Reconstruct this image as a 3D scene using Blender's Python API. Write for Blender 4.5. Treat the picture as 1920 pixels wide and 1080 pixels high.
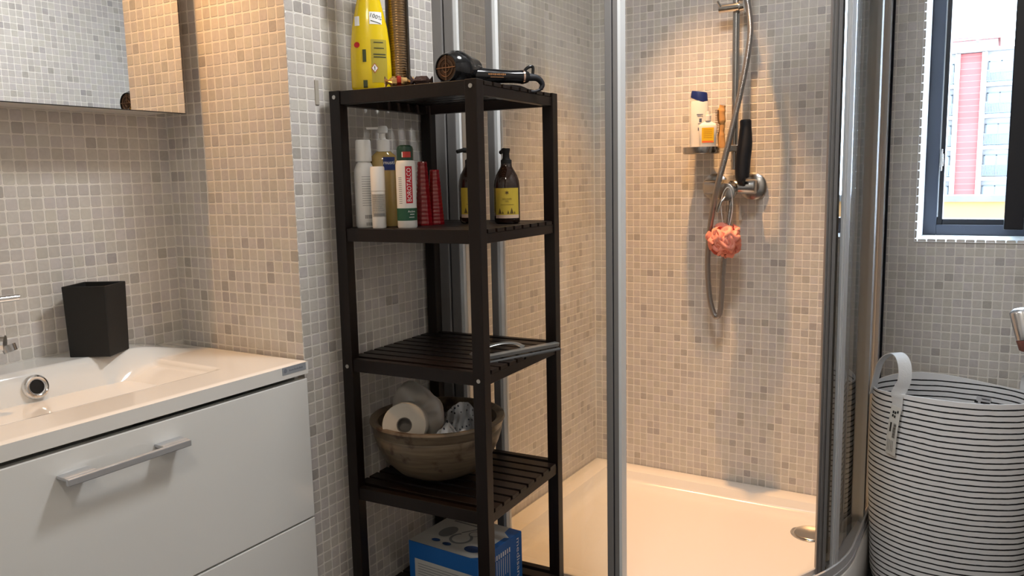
import bpy, bmesh, math, random
import numpy as np
from mathutils import Vector, Matrix
random.seed(7); RNG = np.random.default_rng(7)
S = bpy.context.scene
for o in list(bpy.data.objects): bpy.data.objects.remove(o)
COL = S.collection
PI = math.pi
# ------------------------------------------------------------------ camera
YAW, PIT, ROLL = 0.5481, 0.1337, -0.0217
CAM = np.array([-1.3185, -1.2569, 1.2035]); FPX = 1512.9; CYP = 539.7
_F = np.array([math.cos(YAW)*math.cos(PIT), math.sin(YAW)*math.cos(PIT), -math.sin(PIT)])
_r = np.array([math.sin(YAW), -math.cos(YAW), 0.]); _u = np.cross(_r, _F)
_r2 = math.cos(ROLL)*_r + math.sin(ROLL)*_u; _u2 = -math.sin(ROLL)*_r + math.cos(ROLL)*_u
_R = np.array([_r2, -_u2, _F])
cd = bpy.data.cameras.new('camera'); cam = bpy.data.objects.new('camera', cd); COL.objects.link(cam)
cd.sensor_width = 36; cd.lens = FPX/1920*36; cd.clip_start = .02; cd.clip_end = 400
m4 = Matrix.Identity(4)
for i in range(3):
    m4[i][0] = _r2[i]; m4[i][1] = _u2[i]; m4[i][2] = -_F[i]; m4[i][3] = CAM[i]
cam.matrix_world = m4
S.camera = cam
# ------------------------------------------------------------------ world, sun, room lights, added fill lamps, exposure
S.view_settings.view_transform = 'Standard'; S.view_settings.look = 'None'
S.view_settings.exposure = 0.12; S.view_settings.gamma = 1; S.view_settings.use_curve_mapping = False
W = bpy.data.worlds.new('sky'); S.world = W; W.use_nodes = True
wn = W.node_tree.nodes; bg = wn['Background']
bg.inputs['Color'].default_value = (.64, .81, 1.0, 1); bg.inputs['Strength'].default_value = 24.0
sd = bpy.data.lights.new('sun', 'SUN'); sd.energy = .8; sd.angle = .009; sd.color = (1, .96, .9)
so = bpy.data.objects.new('sun', sd); COL.objects.link(so)
so.rotation_euler = Vector((.75, .35, -.62)).to_track_quat('-Z', 'Y').to_euler()
def spot(name, loc, target, energy, color, size, angle, blend=.6):
    l = bpy.data.lights.new(name, 'SPOT'); l.energy = energy; l.color = color
    l.shadow_soft_size = size; l.spot_size = math.radians(angle); l.spot_blend = blend
    o = bpy.data.objects.new(name, l); COL.objects.link(o); o.location = loc
    o.rotation_euler = (Vector(target)-Vector(loc)).to_track_quat('-Z', 'Y').to_euler(); return o
WARM = (1.0, .52, .19)
spot('mirror_lamp', (-.36, .258, 2.045), (-.35, .22, 0), 27, WARM, .022, 115, .9)
spot('shower_downlight', (1.04, -.39, 2.30), (1.08, -.40, 0), 140, WARM, .022, 62, 1.)
FILL_LAMPS = ((.16, -.74, 15.0, (.96, .975, .985)), (-1.35, -.95, 6.5, (1.0, .90, .76)))  # fill lamps added at the ceiling to brighten the room, no known source
for lx, ly, le, lc in FILL_LAMPS:
    al = bpy.data.lights.new('fill_lamp', 'AREA'); al.shape = 'DISK'; al.size = .30; al.energy = le; al.color = lc
    ao = bpy.data.objects.new('fill_lamp', al); COL.objects.link(ao); ao.location = (lx, ly, 2.315)
pl = bpy.data.lights.new('window_portal', 'AREA'); pl.shape = 'RECTANGLE'; pl.size = 1.15; pl.size_y = .36
pl.cycles.is_portal = True
po = bpy.data.objects.new('window_portal', pl); COL.objects.link(po); po.location = (1.72, -1.21, 1.56)
po.rotation_euler = Vector((-1, 0, 0)).to_track_quat('-Z', 'X').to_euler()
# ------------------------------------------------------------------ measuring helpers
YW, LX, XB, YA, YF, ZC = .024, 1.3694, -.092, .43, -1.42, 2.35
def ray(u, v): return _R.T @ np.array([(u-960)/FPX, (v-CYP)/FPX, 1.])
def at(u, v, ax, val):
    d = ray(u, v); t = (val-CAM[ax])/d[ax]; return CAM+t*d
def proj(P):
    q = _R @ (np.asarray(P, float)-CAM); return 960+FPX*q[0]/q[2], CYP+FPX*q[1]/q[2], q[2]
def zat(x, y, v):
    a = _R @ (np.array([x, y, 0.])-CAM); b = _R[:, 2]; k = (v-CYP)/FPX
    return (k*a[2]-a[1])/(b[1]-k*b[2])
RY = .0521
EX = np.array([math.cos(RY), math.sin(RY), 0]); EY = np.array([math.sin(RY), -math.cos(RY), 0])
def rk(a, b, z=0.): return EX*a+EY*b+np.array([0, 0, z])
def aim(x, y): return math.atan2(CAM[1]-y, CAM[0]-x)
# ------------------------------------------------------------------ materials
MATS = {}
def mat(name, color=(.8, .8, .8), rough=.5, metal=0., noise=0., nscale=40., bump=0., coat=0., spec=.5, trans=0., alpha=1., ior=1.45, sheen=0., sub=0.):
    if name in MATS: return MATS[name]
    m = bpy.data.materials.new(name); m.use_nodes = True; nt = m.node_tree; b = nt.nodes['Principled BSDF']
    b.inputs['Base Color'].default_value = (*color, 1); b.inputs['Roughness'].default_value = rough
    b.inputs['Metallic'].default_value = metal; b.inputs['Coat Weight'].default_value = coat
    b.inputs['Coat Roughness'].default_value = .05
    b.inputs['Specular IOR Level'].default_value = spec; b.inputs['Transmission Weight'].default_value = trans
    b.inputs['IOR'].default_value = ior; b.inputs['Sheen Weight'].default_value = sheen; b.inputs['Alpha'].default_value = alpha
    b.inputs['Subsurface Weight'].default_value = sub
    if noise or bump:
        tc = nt.nodes.new('ShaderNodeTexCoord'); n = nt.nodes.new('ShaderNodeTexNoise')
        n.inputs['Scale'].default_value = nscale; n.inputs['Detail'].default_value = 4
        nt.links.new(tc.outputs['Object'], n.inputs['Vector'])
        if noise:
            mx = nt.nodes.new('ShaderNodeMix'); mx.data_type = 'RGBA'
            mx.inputs[6].default_value = (*[c*(1-noise) for c in color], 1); mx.inputs[7].default_value = (*[min(1, c*(1+noise)) for c in color], 1)
            nt.links.new(n.outputs['Fac'], mx.inputs[0]); nt.links.new(mx.outputs[2], b.inputs['Base Color'])
        if bump:
            bp = nt.nodes.new('ShaderNodeBump'); bp.inputs['Strength'].default_value = bump; bp.inputs['Distance'].default_value = .002
            nt.links.new(n.outputs['Fac'], bp.inputs['Height']); nt.links.new(bp.outputs['Normal'], b.inputs['Normal'])
    MATS[name] = m; return m
class NB:   # small node builder
    def __init__(s, name, **kw): s.m = mat(name, **kw); s.t = s.m.node_tree; s.b = s.t.nodes['Principled BSDF']
    def n(s, typ, **kw):
        x = s.t.nodes.new('ShaderNode'+typ)
        for k, v in kw.items(): setattr(x, k, v)
        return x
    def l(s, a, b): s.t.links.new(a, b)
    def math(s, op, a, b=0., c=None):
        x = s.n('Math', operation=op)
        for i, v in enumerate((a, b, c)):
            if v is None: continue
            if hasattr(v, 'links'): s.l(v, x.inputs[i])
            else: x.inputs[i].default_value = v
        return x.outputs[0]
    def mix(s, f, a, b):
        x = s.n('Mix', data_type='RGBA')
        for i, v in ((0, f), (6, a), (7, b)):
            if hasattr(v, 'links'): s.l(v, x.inputs[i])
            else: x.inputs[i].default_value = v if i == 0 else (*v, 1)
        return x.outputs[2]
def tile_material():
    k = NB('mosaic_marble', rough=.32)
    g = k.n('Attribute', attribute_type='GEOMETRY', attribute_name='tone'); o = k.n('Attribute', attribute_type='OBJECT', attribute_name='tone')
    g2 = k.n('Attribute', attribute_type='GEOMETRY', attribute_name='hue'); o2 = k.n('Attribute', attribute_type='OBJECT', attribute_name='hue')
    tone = k.math('ADD', g.outputs['Fac'], o.outputs['Fac']); hue = k.math('ADD', g2.outputs['Fac'], o2.outputs['Fac'])
    geo = k.n('NewGeometry'); n = k.n('TexNoise'); n.inputs['Scale'].default_value = 55; n.inputs['Detail'].default_value = 5; n.inputs['Distortion'].default_value = 1.6
    k.l(geo.outputs['Position'], n.inputs['Vector'])
    vein = k.math('MULTIPLY', k.math('SUBTRACT', n.outputs['Fac'], .45), .55)
    fac = k.math('ADD', tone, vein); fac = k.math('MINIMUM', k.math('MAXIMUM', fac, 0.), 1.)
    warm = k.mix(fac, (.62, .59, .53), (.37, .345, .31)); cool = k.mix(fac, (.62, .58, .565), (.36, .335, .335))
    k.l(k.mix(hue, warm, cool), k.b.inputs['Base Color'])
    bp = k.n('Bump'); bp.inputs['Strength'].default_value = .25; bp.inputs['Distance'].default_value = .001
    k.l(n.outputs['Fac'], bp.inputs['Height']); k.l(bp.outputs['Normal'], k.b.inputs['Normal'])
    return k.m
TILE = tile_material()
GROUT = mat('grout', (.78, .745, .69), .8, noise=.06, nscale=90, bump=.2)
PLASTER = mat('plaster_white', (.86, .86, .85), .8, noise=.02, bump=.1)
WOOD = NB('dark_stained_wood', color=(.016, .0085, .006), rough=.40, spec=.38)
tc = WOOD.n('TexCoord'); mp = WOOD.n('Mapping'); mp.inputs['Scale'].default_value = (60, 60, 6); WOOD.l(tc.outputs['Object'], mp.inputs['Vector'])
nn = WOOD.n('TexNoise'); nn.inputs['Scale'].default_value = 3; nn.inputs['Detail'].default_value = 6; WOOD.l(mp.outputs['Vector'], nn.inputs['Vector'])
WOOD.l(WOOD.mix(nn.outputs['Fac'], (.0035, .0018, .0014), (.012, .0055, .0035)), WOOD.b.inputs['Base Color'])
WOOD = WOOD.m
ALU = mat('brushed_aluminium', (.60, .60, .61), .4, metal=.15, noise=.05, nscale=8)
ALU_D = mat('grey_aluminium_profile', (.24, .23, .225), .45, metal=.10)
SEAL_W = mat('pale_seal_strip', (.80, .82, .83), .35)
SEAL_D = mat('dark_rubber_seal', (.012, .014, .022), .5)
CHROME = mat('chrome', (.74, .73, .72), .09, metal=1.)
CHROME_S = mat('satin_chrome', (.46, .45, .44), .24, metal=1.)
HOSE = NB('metal_hose', color=(.36, .34, .33), rough=.3, metal=.9).m
WHITE_GL = mat('white_gloss_lacquer', (.80, .80, .78), .12, coat=.5)
CERAMIC = mat('white_mineral_cast', (.80, .785, .755), .10, coat=.4)
TRAYM = mat('white_acrylic', (.80, .77, .73), .18, coat=.3)
BLACK_M = mat('black_matte', (.010, .0095, .009), .65, bump=.15, nscale=120)
BLACK_G = mat('black_gloss_plastic', (.006, .006, .007), .14)
RUBBER = mat('black_rubber', (.012, .013, .018), .55)
PLW = mat('white_plastic', (.80, .79, .77), .35)
PAPER = mat('white_paper', (.82, .80, .77), .8)
INK = mat('black_ink', (.02, .02, .02), .6)
GREYINK = mat('grey_ink', (.22, .22, .22), .6)
WHITEINK = mat('white_ink', (.85, .85, .84), .5)
FLOORM = mat('dark_grey_floor_tile', (.075, .075, .08), .45, noise=.2, nscale=14, bump=.1)
MIRROR = mat('mirror_silver', (.93, .94, .94), .005, metal=1.)
def glass_mat(name, tint, haze=.03, rough=.0, f0=1.5):
    m = bpy.data.materials.new(name); m.use_nodes = True; t = m.node_tree; t.nodes.clear()
    out = t.nodes.new('ShaderNodeOutputMaterial'); tr = t.nodes.new('ShaderNodeBsdfTransparent'); gl = t.nodes.new('ShaderNodeBsdfGlossy')
    df = t.nodes.new('ShaderNodeBsdfTranslucent'); dd = t.nodes.new('ShaderNodeBsdfDiffuse'); fr = t.nodes.new('ShaderNodeFresnel'); fr.inputs['IOR'].default_value = f0
    tr.inputs[0].default_value = (*tint, 1); gl.inputs['Roughness'].default_value = rough; gl.inputs[0].default_value = (1, 1, 1, 1)
    a = t.nodes.new('ShaderNodeMixShader'); b = t.nodes.new('ShaderNodeMixShader'); c = t.nodes.new('ShaderNodeMixShader')
    c.inputs[0].default_value = .5; t.links.new(df.outputs[0], c.inputs[1]); t.links.new(dd.outputs[0], c.inputs[2])
    b.inputs[0].default_value = haze; t.links.new(tr.outputs[0], b.inputs[1]); t.links.new(c.outputs[0], b.inputs[2])
    t.links.new(fr.outputs[0], a.inputs[0]); t.links.new(b.outputs[0], a.inputs[1]); t.links.new(gl.outputs[0], a.inputs[2])
    t.links.new(a.outputs[0], out.inputs[0]); return m
GLASS = glass_mat('clear_shower_glass', (.97, .985, .975), .06)
WGLASS = glass_mat('window_glass', (.98, .99, .99), .0)
FGLASS = glass_mat('water_marked_glass', (.93, .97, .98), .28, .08)
# ------------------------------------------------------------------ mesh helpers
class MB:
    def __init__(s): s.v = []; s.f = []; s.mi = []
    def add(s, vs, fs, mi=0):
        o = len(s.v); s.v += [tuple(map(float, p)) for p in vs]
        s.f += [tuple(i+o for i in f) for f in fs]; s.mi += [mi]*len(fs); return s
    def box(s, x0, x1, y0, y1, z0, z1, mi=0):
        vs = [(x, y, z) for z in (z0, z1) for y in (y0, y1) for x in (x0, x1)]
        return s.add(vs, [(0, 2, 3, 1), (4, 5, 7, 6), (0, 1, 5, 4), (2, 6, 7, 3), (0, 4, 6, 2), (1, 3, 7, 5)], mi)
    def obox(s, o, a, b, c, mi=0):      # oriented box: corner o, edge vectors a b c
        o, a, b, c = map(np.asarray, (o, a, b, c))
        vs = [o+i*a+j*b+k*c for k in (0, 1) for j in (0, 1) for i in (0, 1)]
        fs = [(0, 2, 3, 1), (4, 5, 7, 6), (0, 1, 5, 4), (2, 6, 7, 3), (0, 4, 6, 2), (1, 3, 7, 5)]
        if np.dot(np.cross(a, b), c) < 0: fs = [f[::-1] for f in fs]
        return s.add(vs, fs, mi)
    def lathe(s, prof, n=32, c=(0, 0, 0), mi=0, sx=1., sy=1., cap=True):
        vs = []; fs = []
        for r, z in prof:
            for k in range(n):
                a = 2*PI*k/n; vs.append((c[0]+r*sx*math.cos(a), c[1]+r*sy*math.sin(a), c[2]+z))
        for i in range(len(prof)-1):
            for k in range(n):
                k2 = (k+1) % n; fs.append((i*n+k, i*n+k2, (i+1)*n+k2, (i+1)*n+k))
        if cap:
            if prof[0][0] > 1e-5: fs.append(tuple(range(n))[::-1])
            if prof[-1][0] > 1e-5: fs.append(tuple((len(prof)-1)*n+k for k in range(n)))
        return s.add(vs, fs, mi)
    def tube(s, pts, rad, n=12, mi=0, cap=True, flat=1., up=None):
        pts = [np.asarray(p, float) for p in pts]; N = len(pts)
        rad = [rad]*N if np.isscalar(rad) else rad
        vs = []; fs = []; prev = None
        for i, p in enumerate(pts):
            t = pts[min(i+1, N-1)]-pts[max(i-1, 0)]; t = t/(np.linalg.norm(t)+1e-12)
            if prev is None:
                ref = np.array(up if up is not None else ((0, 0, 1.) if abs(t[2]) < .9 else (1., 0, 0)), float)
            else: ref = prev
            x = ref-np.dot(ref, t)*t; x /= np.linalg.norm(x)+1e-12; prev = x; y = np.cross(t, x)
            for k in range(n):
                a = 2*PI*k/n; vs.append(p+rad[i]*(flat*math.cos(a)*x+math.sin(a)*y))
        for i in range(N-1):
            for k in range(n):
                k2 = (k+1) % n; fs.append((i*n+k, i*n+k2, (i+1)*n+k2, (i+1)*n+k))
        if cap: fs += [tuple(range(n))[::-1], tuple((N-1)*n+k for k in range(n))]
        return s.add(vs, fs, mi)
    def rev(s, c, ax, prof, n=32, mi=0):
        c = np.asarray(c, float); ax = np.asarray(ax, float); ax = ax/np.linalg.norm(ax); x = np.cross(ax, (0, 0, 1.) if abs(ax[2]) < .9 else (1., 0, 0)); x /= np.linalg.norm(x); y = np.cross(ax, x)
        vs = [c+ax*t+r*(math.cos(2*PI*k/n)*x+math.sin(2*PI*k/n)*y) for r, t in prof for k in range(n)]
        return s.add(vs, [(i*n+k, i*n+(k+1) % n, (i+1)*n+(k+1) % n, (i+1)*n+k) for i in range(len(prof)-1) for k in range(n)], mi)
    def grid(s, P, nu, nv, mi=0, closeu=False):   # P[j][i]
        vs = [P(i, j) for j in range(nv) for i in range(nu)]; fs = []
        for j in range(nv-1):
            for i in range(nu-1 if not closeu else nu):
                i2 = (i+1) % nu; fs.append((j*nu+i, j*nu+i2, (j+1)*nu+i2, (j+1)*nu+i))
        return s.add(vs, fs, mi)
    def prism(s, poly, z0, z1, mi=0):
        n = len(poly); vs = [(p[0], p[1], z0) for p in poly]+[(p[0], p[1], z1) for p in poly]
        fs = [tuple(range(n))[::-1], tuple(range(n, 2*n))]+[(i, (i+1) % n, n+(i+1) % n, n+i) for i in range(n)]
        return s.add(vs, fs, mi)
    def xf(s, fn, start=0): s.v[start:] = [tuple(map(float, fn(np.array(p)))) for p in s.v[start:]]; return s
def catmull(pts, n=8):
    P = [np.asarray(p, float) for p in pts]; P = [2*P[0]-P[1]]+P+[2*P[-1]-P[-2]]; out = []
    for i in range(1, len(P)-2):
        for k in range(n):
            t = k/n; a, b, c, d = P[i-1:i+3]
            out.append(.5*((2*b)+(-a+c)*t+(2*a-5*b+4*c-d)*t*t+(-a+3*b-3*c+d)*t**3))
    out.append(P[-2]); return out
def link(name, me, mats, parent=None, smooth=None, bevel=0., kind=None, label=None, world=False, seg=2):
    o = bpy.data.objects.new(name, me); COL.objects.link(o)
    for m in (mats if isinstance(mats, (list, tuple)) else [mats]): me.materials.append(m)
    if smooth is not None and len(me.polygons):
        me.shade_smooth()
        if smooth < 180: me.set_sharp_from_angle(angle=math.radians(smooth))
    if bevel:
        b = o.modifiers.new('bevel', 'BEVEL'); b.width = bevel; b.segments = seg; b.limit_method = 'ANGLE'; b.angle_limit = .6
    if parent is not None:
        o.parent = parent
        if world: o.matrix_parent_inverse = parent_world(parent).inverted()
    if kind: o['kind'] = kind
    if label: o['label'] = label
    return o
def parent_world(p):
    m = Matrix.Translation(p.location) @ p.rotation_euler.to_matrix().to_4x4()
    if p.parent is not None: m = parent_world(p.parent) @ p.matrix_parent_inverse @ m
    return m
def obj(name, mb, mats, parent=None, **kw):
    me = bpy.data.meshes.new(name); me.from_pydata(mb.v, [], mb.f)
    if any(mb.mi): me.polygons.foreach_set('material_index', mb.mi)
    bm = bmesh.new(); bm.from_mesh(me); bmesh.ops.recalc_face_normals(bm, faces=bm.faces); bm.to_mesh(me); bm.free()
    me.update(); return link(name, me, mats, parent, **kw)
def tag(o, label, cat, group=None):
    o['label'] = label; o['category'] = cat
    if group: o['group'] = group
    return o
def thing(name, label, cat, loc=(0, 0, 0), rz=0., group=None):
    o = bpy.data.objects.new(name, None); COL.objects.link(o); o.location = tuple(map(float, loc)); o.rotation_euler = (0, 0, rz); o.empty_display_size = .05
    return tag(o, label, cat, group)
def text(body, size, cx=True):     # flat letters as (verts, faces) in x-y
    c = bpy.data.curves.new('t', 'FONT'); c.body = body; c.size = size; c.align_x = 'CENTER' if cx else 'LEFT'; c.align_y = 'CENTER'; c.resolution_u = 2
    o = bpy.data.objects.new('t', c); COL.objects.link(o); dg = bpy.context.evaluated_depsgraph_get(); dg.update()
    me = o.evaluated_get(dg).to_mesh(); v = [tuple(p.co) for p in me.vertices]; f = [tuple(p.vertices) for p in me.polygons]
    o.evaluated_get(dg).to_mesh_clear(); bpy.data.objects.remove(o); bpy.data.curves.remove(c); return v, f
def rect(w, h, cx=0., cy=0., n=10):
    v = [(cx-w/2+w*i/n, cy+sy*h/2, 0) for sy in (-1, 1) for i in range(n+1)]
    return v, [(i, i+1, n+2+i, n+1+i) for i in range(n)]
def disc(r, cx=0., cy=0., n=20, sx=1.): return [(cx+sx*r*math.cos(2*PI*k/n), cy+r*math.sin(2*PI*k/n), 0) for k in range(n)], [tuple(range(n))]
def wrap(vf, r, ang, z0, off=.0004):   # wrap a flat decal around a cylinder of radius r (local axis)
    return [((r+off)*math.cos(ang+x/r), (r+off)*math.sin(ang+x/r), z0+y) for x, y, _ in vf[0]], vf[1]
def turn(vf, a): c, s = math.cos(a), math.sin(a); return [(c*x-s*y, s*x+c*y, z) for x, y, z in vf[0]], vf[1]
def shift(vf, dx, dy): return [(x+dx, y+dy, z) for x, y, z in vf[0]], vf[1]
def decal(parent, name, items, m, label=None):
    mb = MB()
    for v, f in items: mb.add(v, f)
    return obj(name, mb, m, parent, label=label, kind='stuff' if name == 'print' else None)
# ------------------------------------------------------------------ the room shell
def struct(name, mb, m, parent=None, **kw):
    o = obj(name, mb, m, parent, **kw); o['kind'] = 'structure'; return o
P_ = .0252; G_ = .0005      # mosaic pitch; depth of the joints behind the tile faces
XR = -2.1                   # rear end of the room
b = MB(); b.box(XR-.1, LX+.4, YF-.1, YA+.15, -.1, 0); struct('floor', b, FLOORM)
b = MB(); b.box(XR-.1, LX+.4, YF-.1, YA+.15, ZC, ZC+.1); struct('ceiling', b, PLASTER)
b = MB(); b.box(XR, XB, YA+G_, YA+.15, 0, ZC); wall_back = struct('wall_back', b, GROUT)
b = MB(); b.box(XB+G_, XB+.10, YW+.02, YA+.15, 0, ZC); wall_return = struct('wall_niche', b, GROUT)
b = MB(); b.box(XB+G_, LX+.1, YW+G_, YW+.02, 0, ZC); wall_left = struct('wall_left', b, GROUT)
WY0, WY1, WZ0, WZ1 = -1.031, -1.372, .993, 2.12
TH = .40
b = MB()
b.box(LX+G_, LX+TH, WY0, YW+.03, 0, ZC); b.box(LX+G_, LX+TH, YF-.1, WY1, 0, ZC)
b.box(LX+G_, LX+TH, WY1, WY0, 0, WZ0); b.box(LX+G_, LX+TH, WY1, WY0, WZ1, ZC)
wall_right = struct('wall_right', b, GROUT)
b = MB(); b.box(XR, LX+.02, YF-.1, YF-G_, 0, ZC); wall_front = struct('wall_front', b, GROUT)
b = MB(); b.box(XR-.1, XR, YF-.1, YA+.15, 0, ZC); struct('wall_rear', b, PLASTER)
def tile_proto():
    h = .0115; c = .0022; i = .0010; t = .0018
    def ring(q, z): k = q-c; return [(k, -q, z), (q, -k, z), (q, k, z), (k, q, z), (-k, q, z), (-q, k, z), (-q, -k, z), (-k, -q, z)]
    v = ring(h, -t)+ring(h, -.0006)+ring(h-i, 0)
    f = [(r*8+k, r*8+(k+1) % 8, r*8+8+(k+1) % 8, r*8+8+k) for r in (0, 1) for k in range(8)]+[tuple(range(16, 24))]
    return np.array(v), f
TV, TF = tile_proto()
tm = bpy.data.meshes.new('tile'); tm.from_pydata([tuple(p) for p in TV], [], TF); tm.materials.append(TILE)
def mosaic(wall, org, ud, nrm, ulen, z0, z1, skip=None, single=True, gid=0, vis=None):
    org, ud, nrm = (np.array(a, float) for a in (org, ud, nrm)); up = np.array([0, 0, 1.])
    M3 = np.stack([np.cross(up, nrm), up, nrm], 1)
    nu = int(round(ulen/P_)); pu = ulen/nu; nz = int((z1-z0)/P_); L = []
    for i in range(nu):
        for j in range(nz):
            u = (i+.5)*pu; z = z0+(j+.5)*P_
            if skip and skip(u, z): continue
            p = org+ud*u+up*z; L.append((p, u, z))
    rnd = RNG.random((len(L), 5)); score = []
    for k, (p, u, z) in enumerate(L):
        U, V, D = proj(p)
        ok = D > .1 and 0 < U < 1920 and 0 < V < 1080 and (vis is None or vis(U, V))
        if ok:
            c = abs(np.dot(nrm, (CAM-p)/np.linalg.norm(CAM-p))); score.append((-c/D**2, k))
    sel = set(k for _, k in sorted(score)[:300]) if single else set()
    sc = pu/P_
    vs = np.empty((0, 3)); base = []; tones = []; hues = []; faces = []
    tv = TV*np.array([min(sc, 1.02), 1, 1])
    for k, (p, u, z) in enumerate(L):
        r = rnd[k]; tone = (.02+.30*r[0]**2) if r[1] > .11 else (.28+.5*r[0]); hue = r[2]
        q = p+M3[:, 0]*(r[3]-.5)*.0011+up*(r[4]-.5)*.0009
        if k in sel:
            o = bpy.data.objects.new('tile', tm); COL.objects.link(o); o.parent = wall; o['tone'] = float(tone); o['hue'] = float(hue)
            mm = Matrix([[*map(float, M3[i]), float(q[i])] for i in range(3)]+[[0, 0, 0, 1]]); o.matrix_local = mm
        else: base.append(tv @ M3.T+q+nrm*(0 if sc < 9 else 0)); tones.append(tone); hues.append(hue)
    if base:
        V = np.concatenate(base); n = len(base); me = bpy.data.meshes.new('mosaic_tiles')
        fl = []
        for f in TF: fl.append(np.array(f))
        F = [tuple(int(x)+24*k for x in f) for k in range(n) for f in TF]
        me.from_pydata(V.tolist(), [], F)
        at1 = me.attributes.new('tone', 'FLOAT', 'FACE'); at1.data.foreach_set('value', np.repeat(np.array(tones, 'f'), len(TF)))
        at2 = me.attributes.new('hue', 'FLOAT', 'FACE'); at2.data.foreach_set('value', np.repeat(np.array(hues, 'f'), len(TF)))
        me.update(); link('mosaic_tiles', me, TILE, wall, kind='stuff')
mosaic(wall_back, (-1.60, YA, 0), (1, 0, 0), (0, -1, 0), 1.60+XB, .835, ZC-.01, vis=lambda U, V: V > 200 and not (-5 < U < 30 and V > 540))
mosaic(wall_return, (XB, YW-.001, 0), (0, 1, 0), (-1, 0, 0), YA-YW, 0.03, ZC-.01, skip=lambda u, z: z < .78, vis=lambda U, V: V < 670)
mosaic(wall_left, (XB+.001, YW, 0), (1, 0, 0), (0, -1, 0), LX-XB-.002, .02, ZC-.01, skip=lambda u, z: (u > .56 and z < .15) or (.105 < u+XB+.07 < .13 and False), vis=lambda U, V: not (862 < U < 915))
mosaic(wall_right, (LX, YW-.002, 0), (0, -1, 0), (-1, 0, 0), YW-YF-.004, .02, ZC-.01,
       skip=lambda u, z: (u < .98 and z < .15) or (YW-.002-u < WY0 and YW-.002-u > WY1 and WZ0 < z < WZ1), vis=lambda U, V: 1150 < U < 1545 or U > 1680)
mosaic(wall_front, (LX-.002, YF, 0), (-1, 0, 0), (0, 1, 0), LX+1.3, .02, ZC-.01, single=False)
# ------------------------------------------------------------------ window with reveals, frame, casement
XF = LX+.272
b = MB(); t = .0015
b.box(LX-.003, LX+TH-.02, WY0-t, WY0+.0005, WZ0, WZ1); b.box(LX-.003, LX+TH-.02, WY1, WY1+t, WZ0, WZ1)
b.box(LX-.003, LX+TH-.02, WY1+t, WY0-t, WZ0-.0005, WZ0+t); b.box(LX-.003, LX+TH-.02, WY1+t, WY0-t, WZ1-t, WZ1)
o = struct('trim_1', b, PLASTER, bevel=.001); o['label'] = 'white plastered reveal lining the window opening'
FRAME = mat('anthracite_frame', (.045, .052, .075), .35); SASH = mat('black_casement', (.008, .009, .014), .3)
wfr = bpy.data.objects.new('window_1', None); COL.objects.link(wfr); wfr.location = (XF, (WY0+WY1)/2, WZ0); wfr['kind'] = 'structure'
ya, yb = WY0-t, WY1+t; fw = .038
def ring(b, x0, x1, ya, yb, z0, z1, w, wb=None):
    wb = wb or w
    b.box(x0, x1, ya-w, ya, z0, z1); b.box(x0, x1, yb, yb+w, z0, z1); b.box(x0, x1, yb+w, ya-w, z0, z0+wb); b.box(x0, x1, yb+w, ya-w, z1-w, z1)
b = MB(); ring(b, XF, XF+.07, ya, yb, WZ0+t, WZ1-t, fw, .034); obj('frame', b, FRAME, wfr, world=True, bevel=.002)
b = MB(); ring(b, XF+.012, XF+.065, ya-fw+.001, yb+fw-.001, WZ0+t+.032, WZ1-t-fw, .017, .020); obj('rebate', b, SASH, wfr, world=True, bevel=.002)
b = MB(); b.box(XF+.008, XF+.012, ya-fw-.003, ya-fw+.0015, WZ0+.06, WZ1-.08); obj('gasket', b, SEAL_W, wfr, world=True)
b = MB(); zc = at(1755, 300, 0, XF)[2]; b.box(XF-.004, XF+.01, ya-fw-.012, ya-fw-.002, zc-.02, zc+.02); b.box(XF-.007, XF+.006, ya-fw-.009, ya-fw-.005, zc-.035, zc+.035); obj('striker', b, CHROME_S, wfr, world=True, bevel=.001)
# casement swung open against the reveal on the right
cs = thing('window_casement', 'black window casement swung inward at the right of the opening', 'window', (XF, yb+.03, WZ0+.02))
cy_ = at(1889, 300, 0, XF-.02)[1]
b = MB()
b.box(XF-.30, XF-.255, cy_-.048, cy_+.000, WZ0+.040, WZ1-.03); b.box(XF-.045, XF-.003, cy_-.048, cy_, WZ0+.040, WZ1-.03)
b.box(XF-.255, XF-.045, cy_-.048, cy_, WZ0+.040, WZ0+.083); b.box(XF-.255, XF-.045, cy_-.048, cy_, WZ1-.075, WZ1-.03)
obj('stile', b, SASH, cs, world=True, bevel=.003)
b = MB(); b.box(XF-.257, XF-.043, cy_-.030, cy_-.024, WZ0+.081, WZ1-.073); obj('pane', b, WGLASS, cs, world=True)
# ------------------------------------------------------------------ outdoors: block of flats, parapet, ground
b = MB(); b.box(3, 160, -120, 120, -16.2, -16); tag(obj('street_ground', b, mat('pale_paving', (.45, .44, .42), .9, noise=.1, nscale=.5)), 'pale street ground far below the window', 'ground')
XBL = 78.
def fy(u, v=200): return at(u, v, 0, XBL)[1]
def fz(v, u=1830): return at(u, v, 0, XBL)[2]
bl = thing('apartment_block', 'red brick apartment block with white balcony bays seen through the window', 'building', (XBL, fy(1815), -16))
k = NB('red_brick', color=(.18, .04, .035), rough=.85); br = k.n('TexBrick'); br.inputs['Scale'].default_value = 1.0
br.inputs['Color1'].default_value = (.19, .040, .036, 1); br.inputs['Color2'].default_value = (.15, .031, .028, 1); br.inputs['Mortar'].default_value = (.17, .085, .075, 1)
br.inputs['Brick Width'].default_value = .5; br.inputs['Row Height'].default_value = .16; br.inputs['Mortar Size'].default_value = .014
tcn = k.n('TexCoord'); mpn = k.n('Mapping'); mpn.inputs['Rotation'].default_value = (PI/2, 0, PI/2); k.l(tcn.outputs['Object'], mpn.inputs['Vector']); k.l(mpn.outputs['Vector'], br.inputs['Vector']); k.l(br.outputs['Color'], k.b.inputs['Base Color'])
BRICK = k.m
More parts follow.
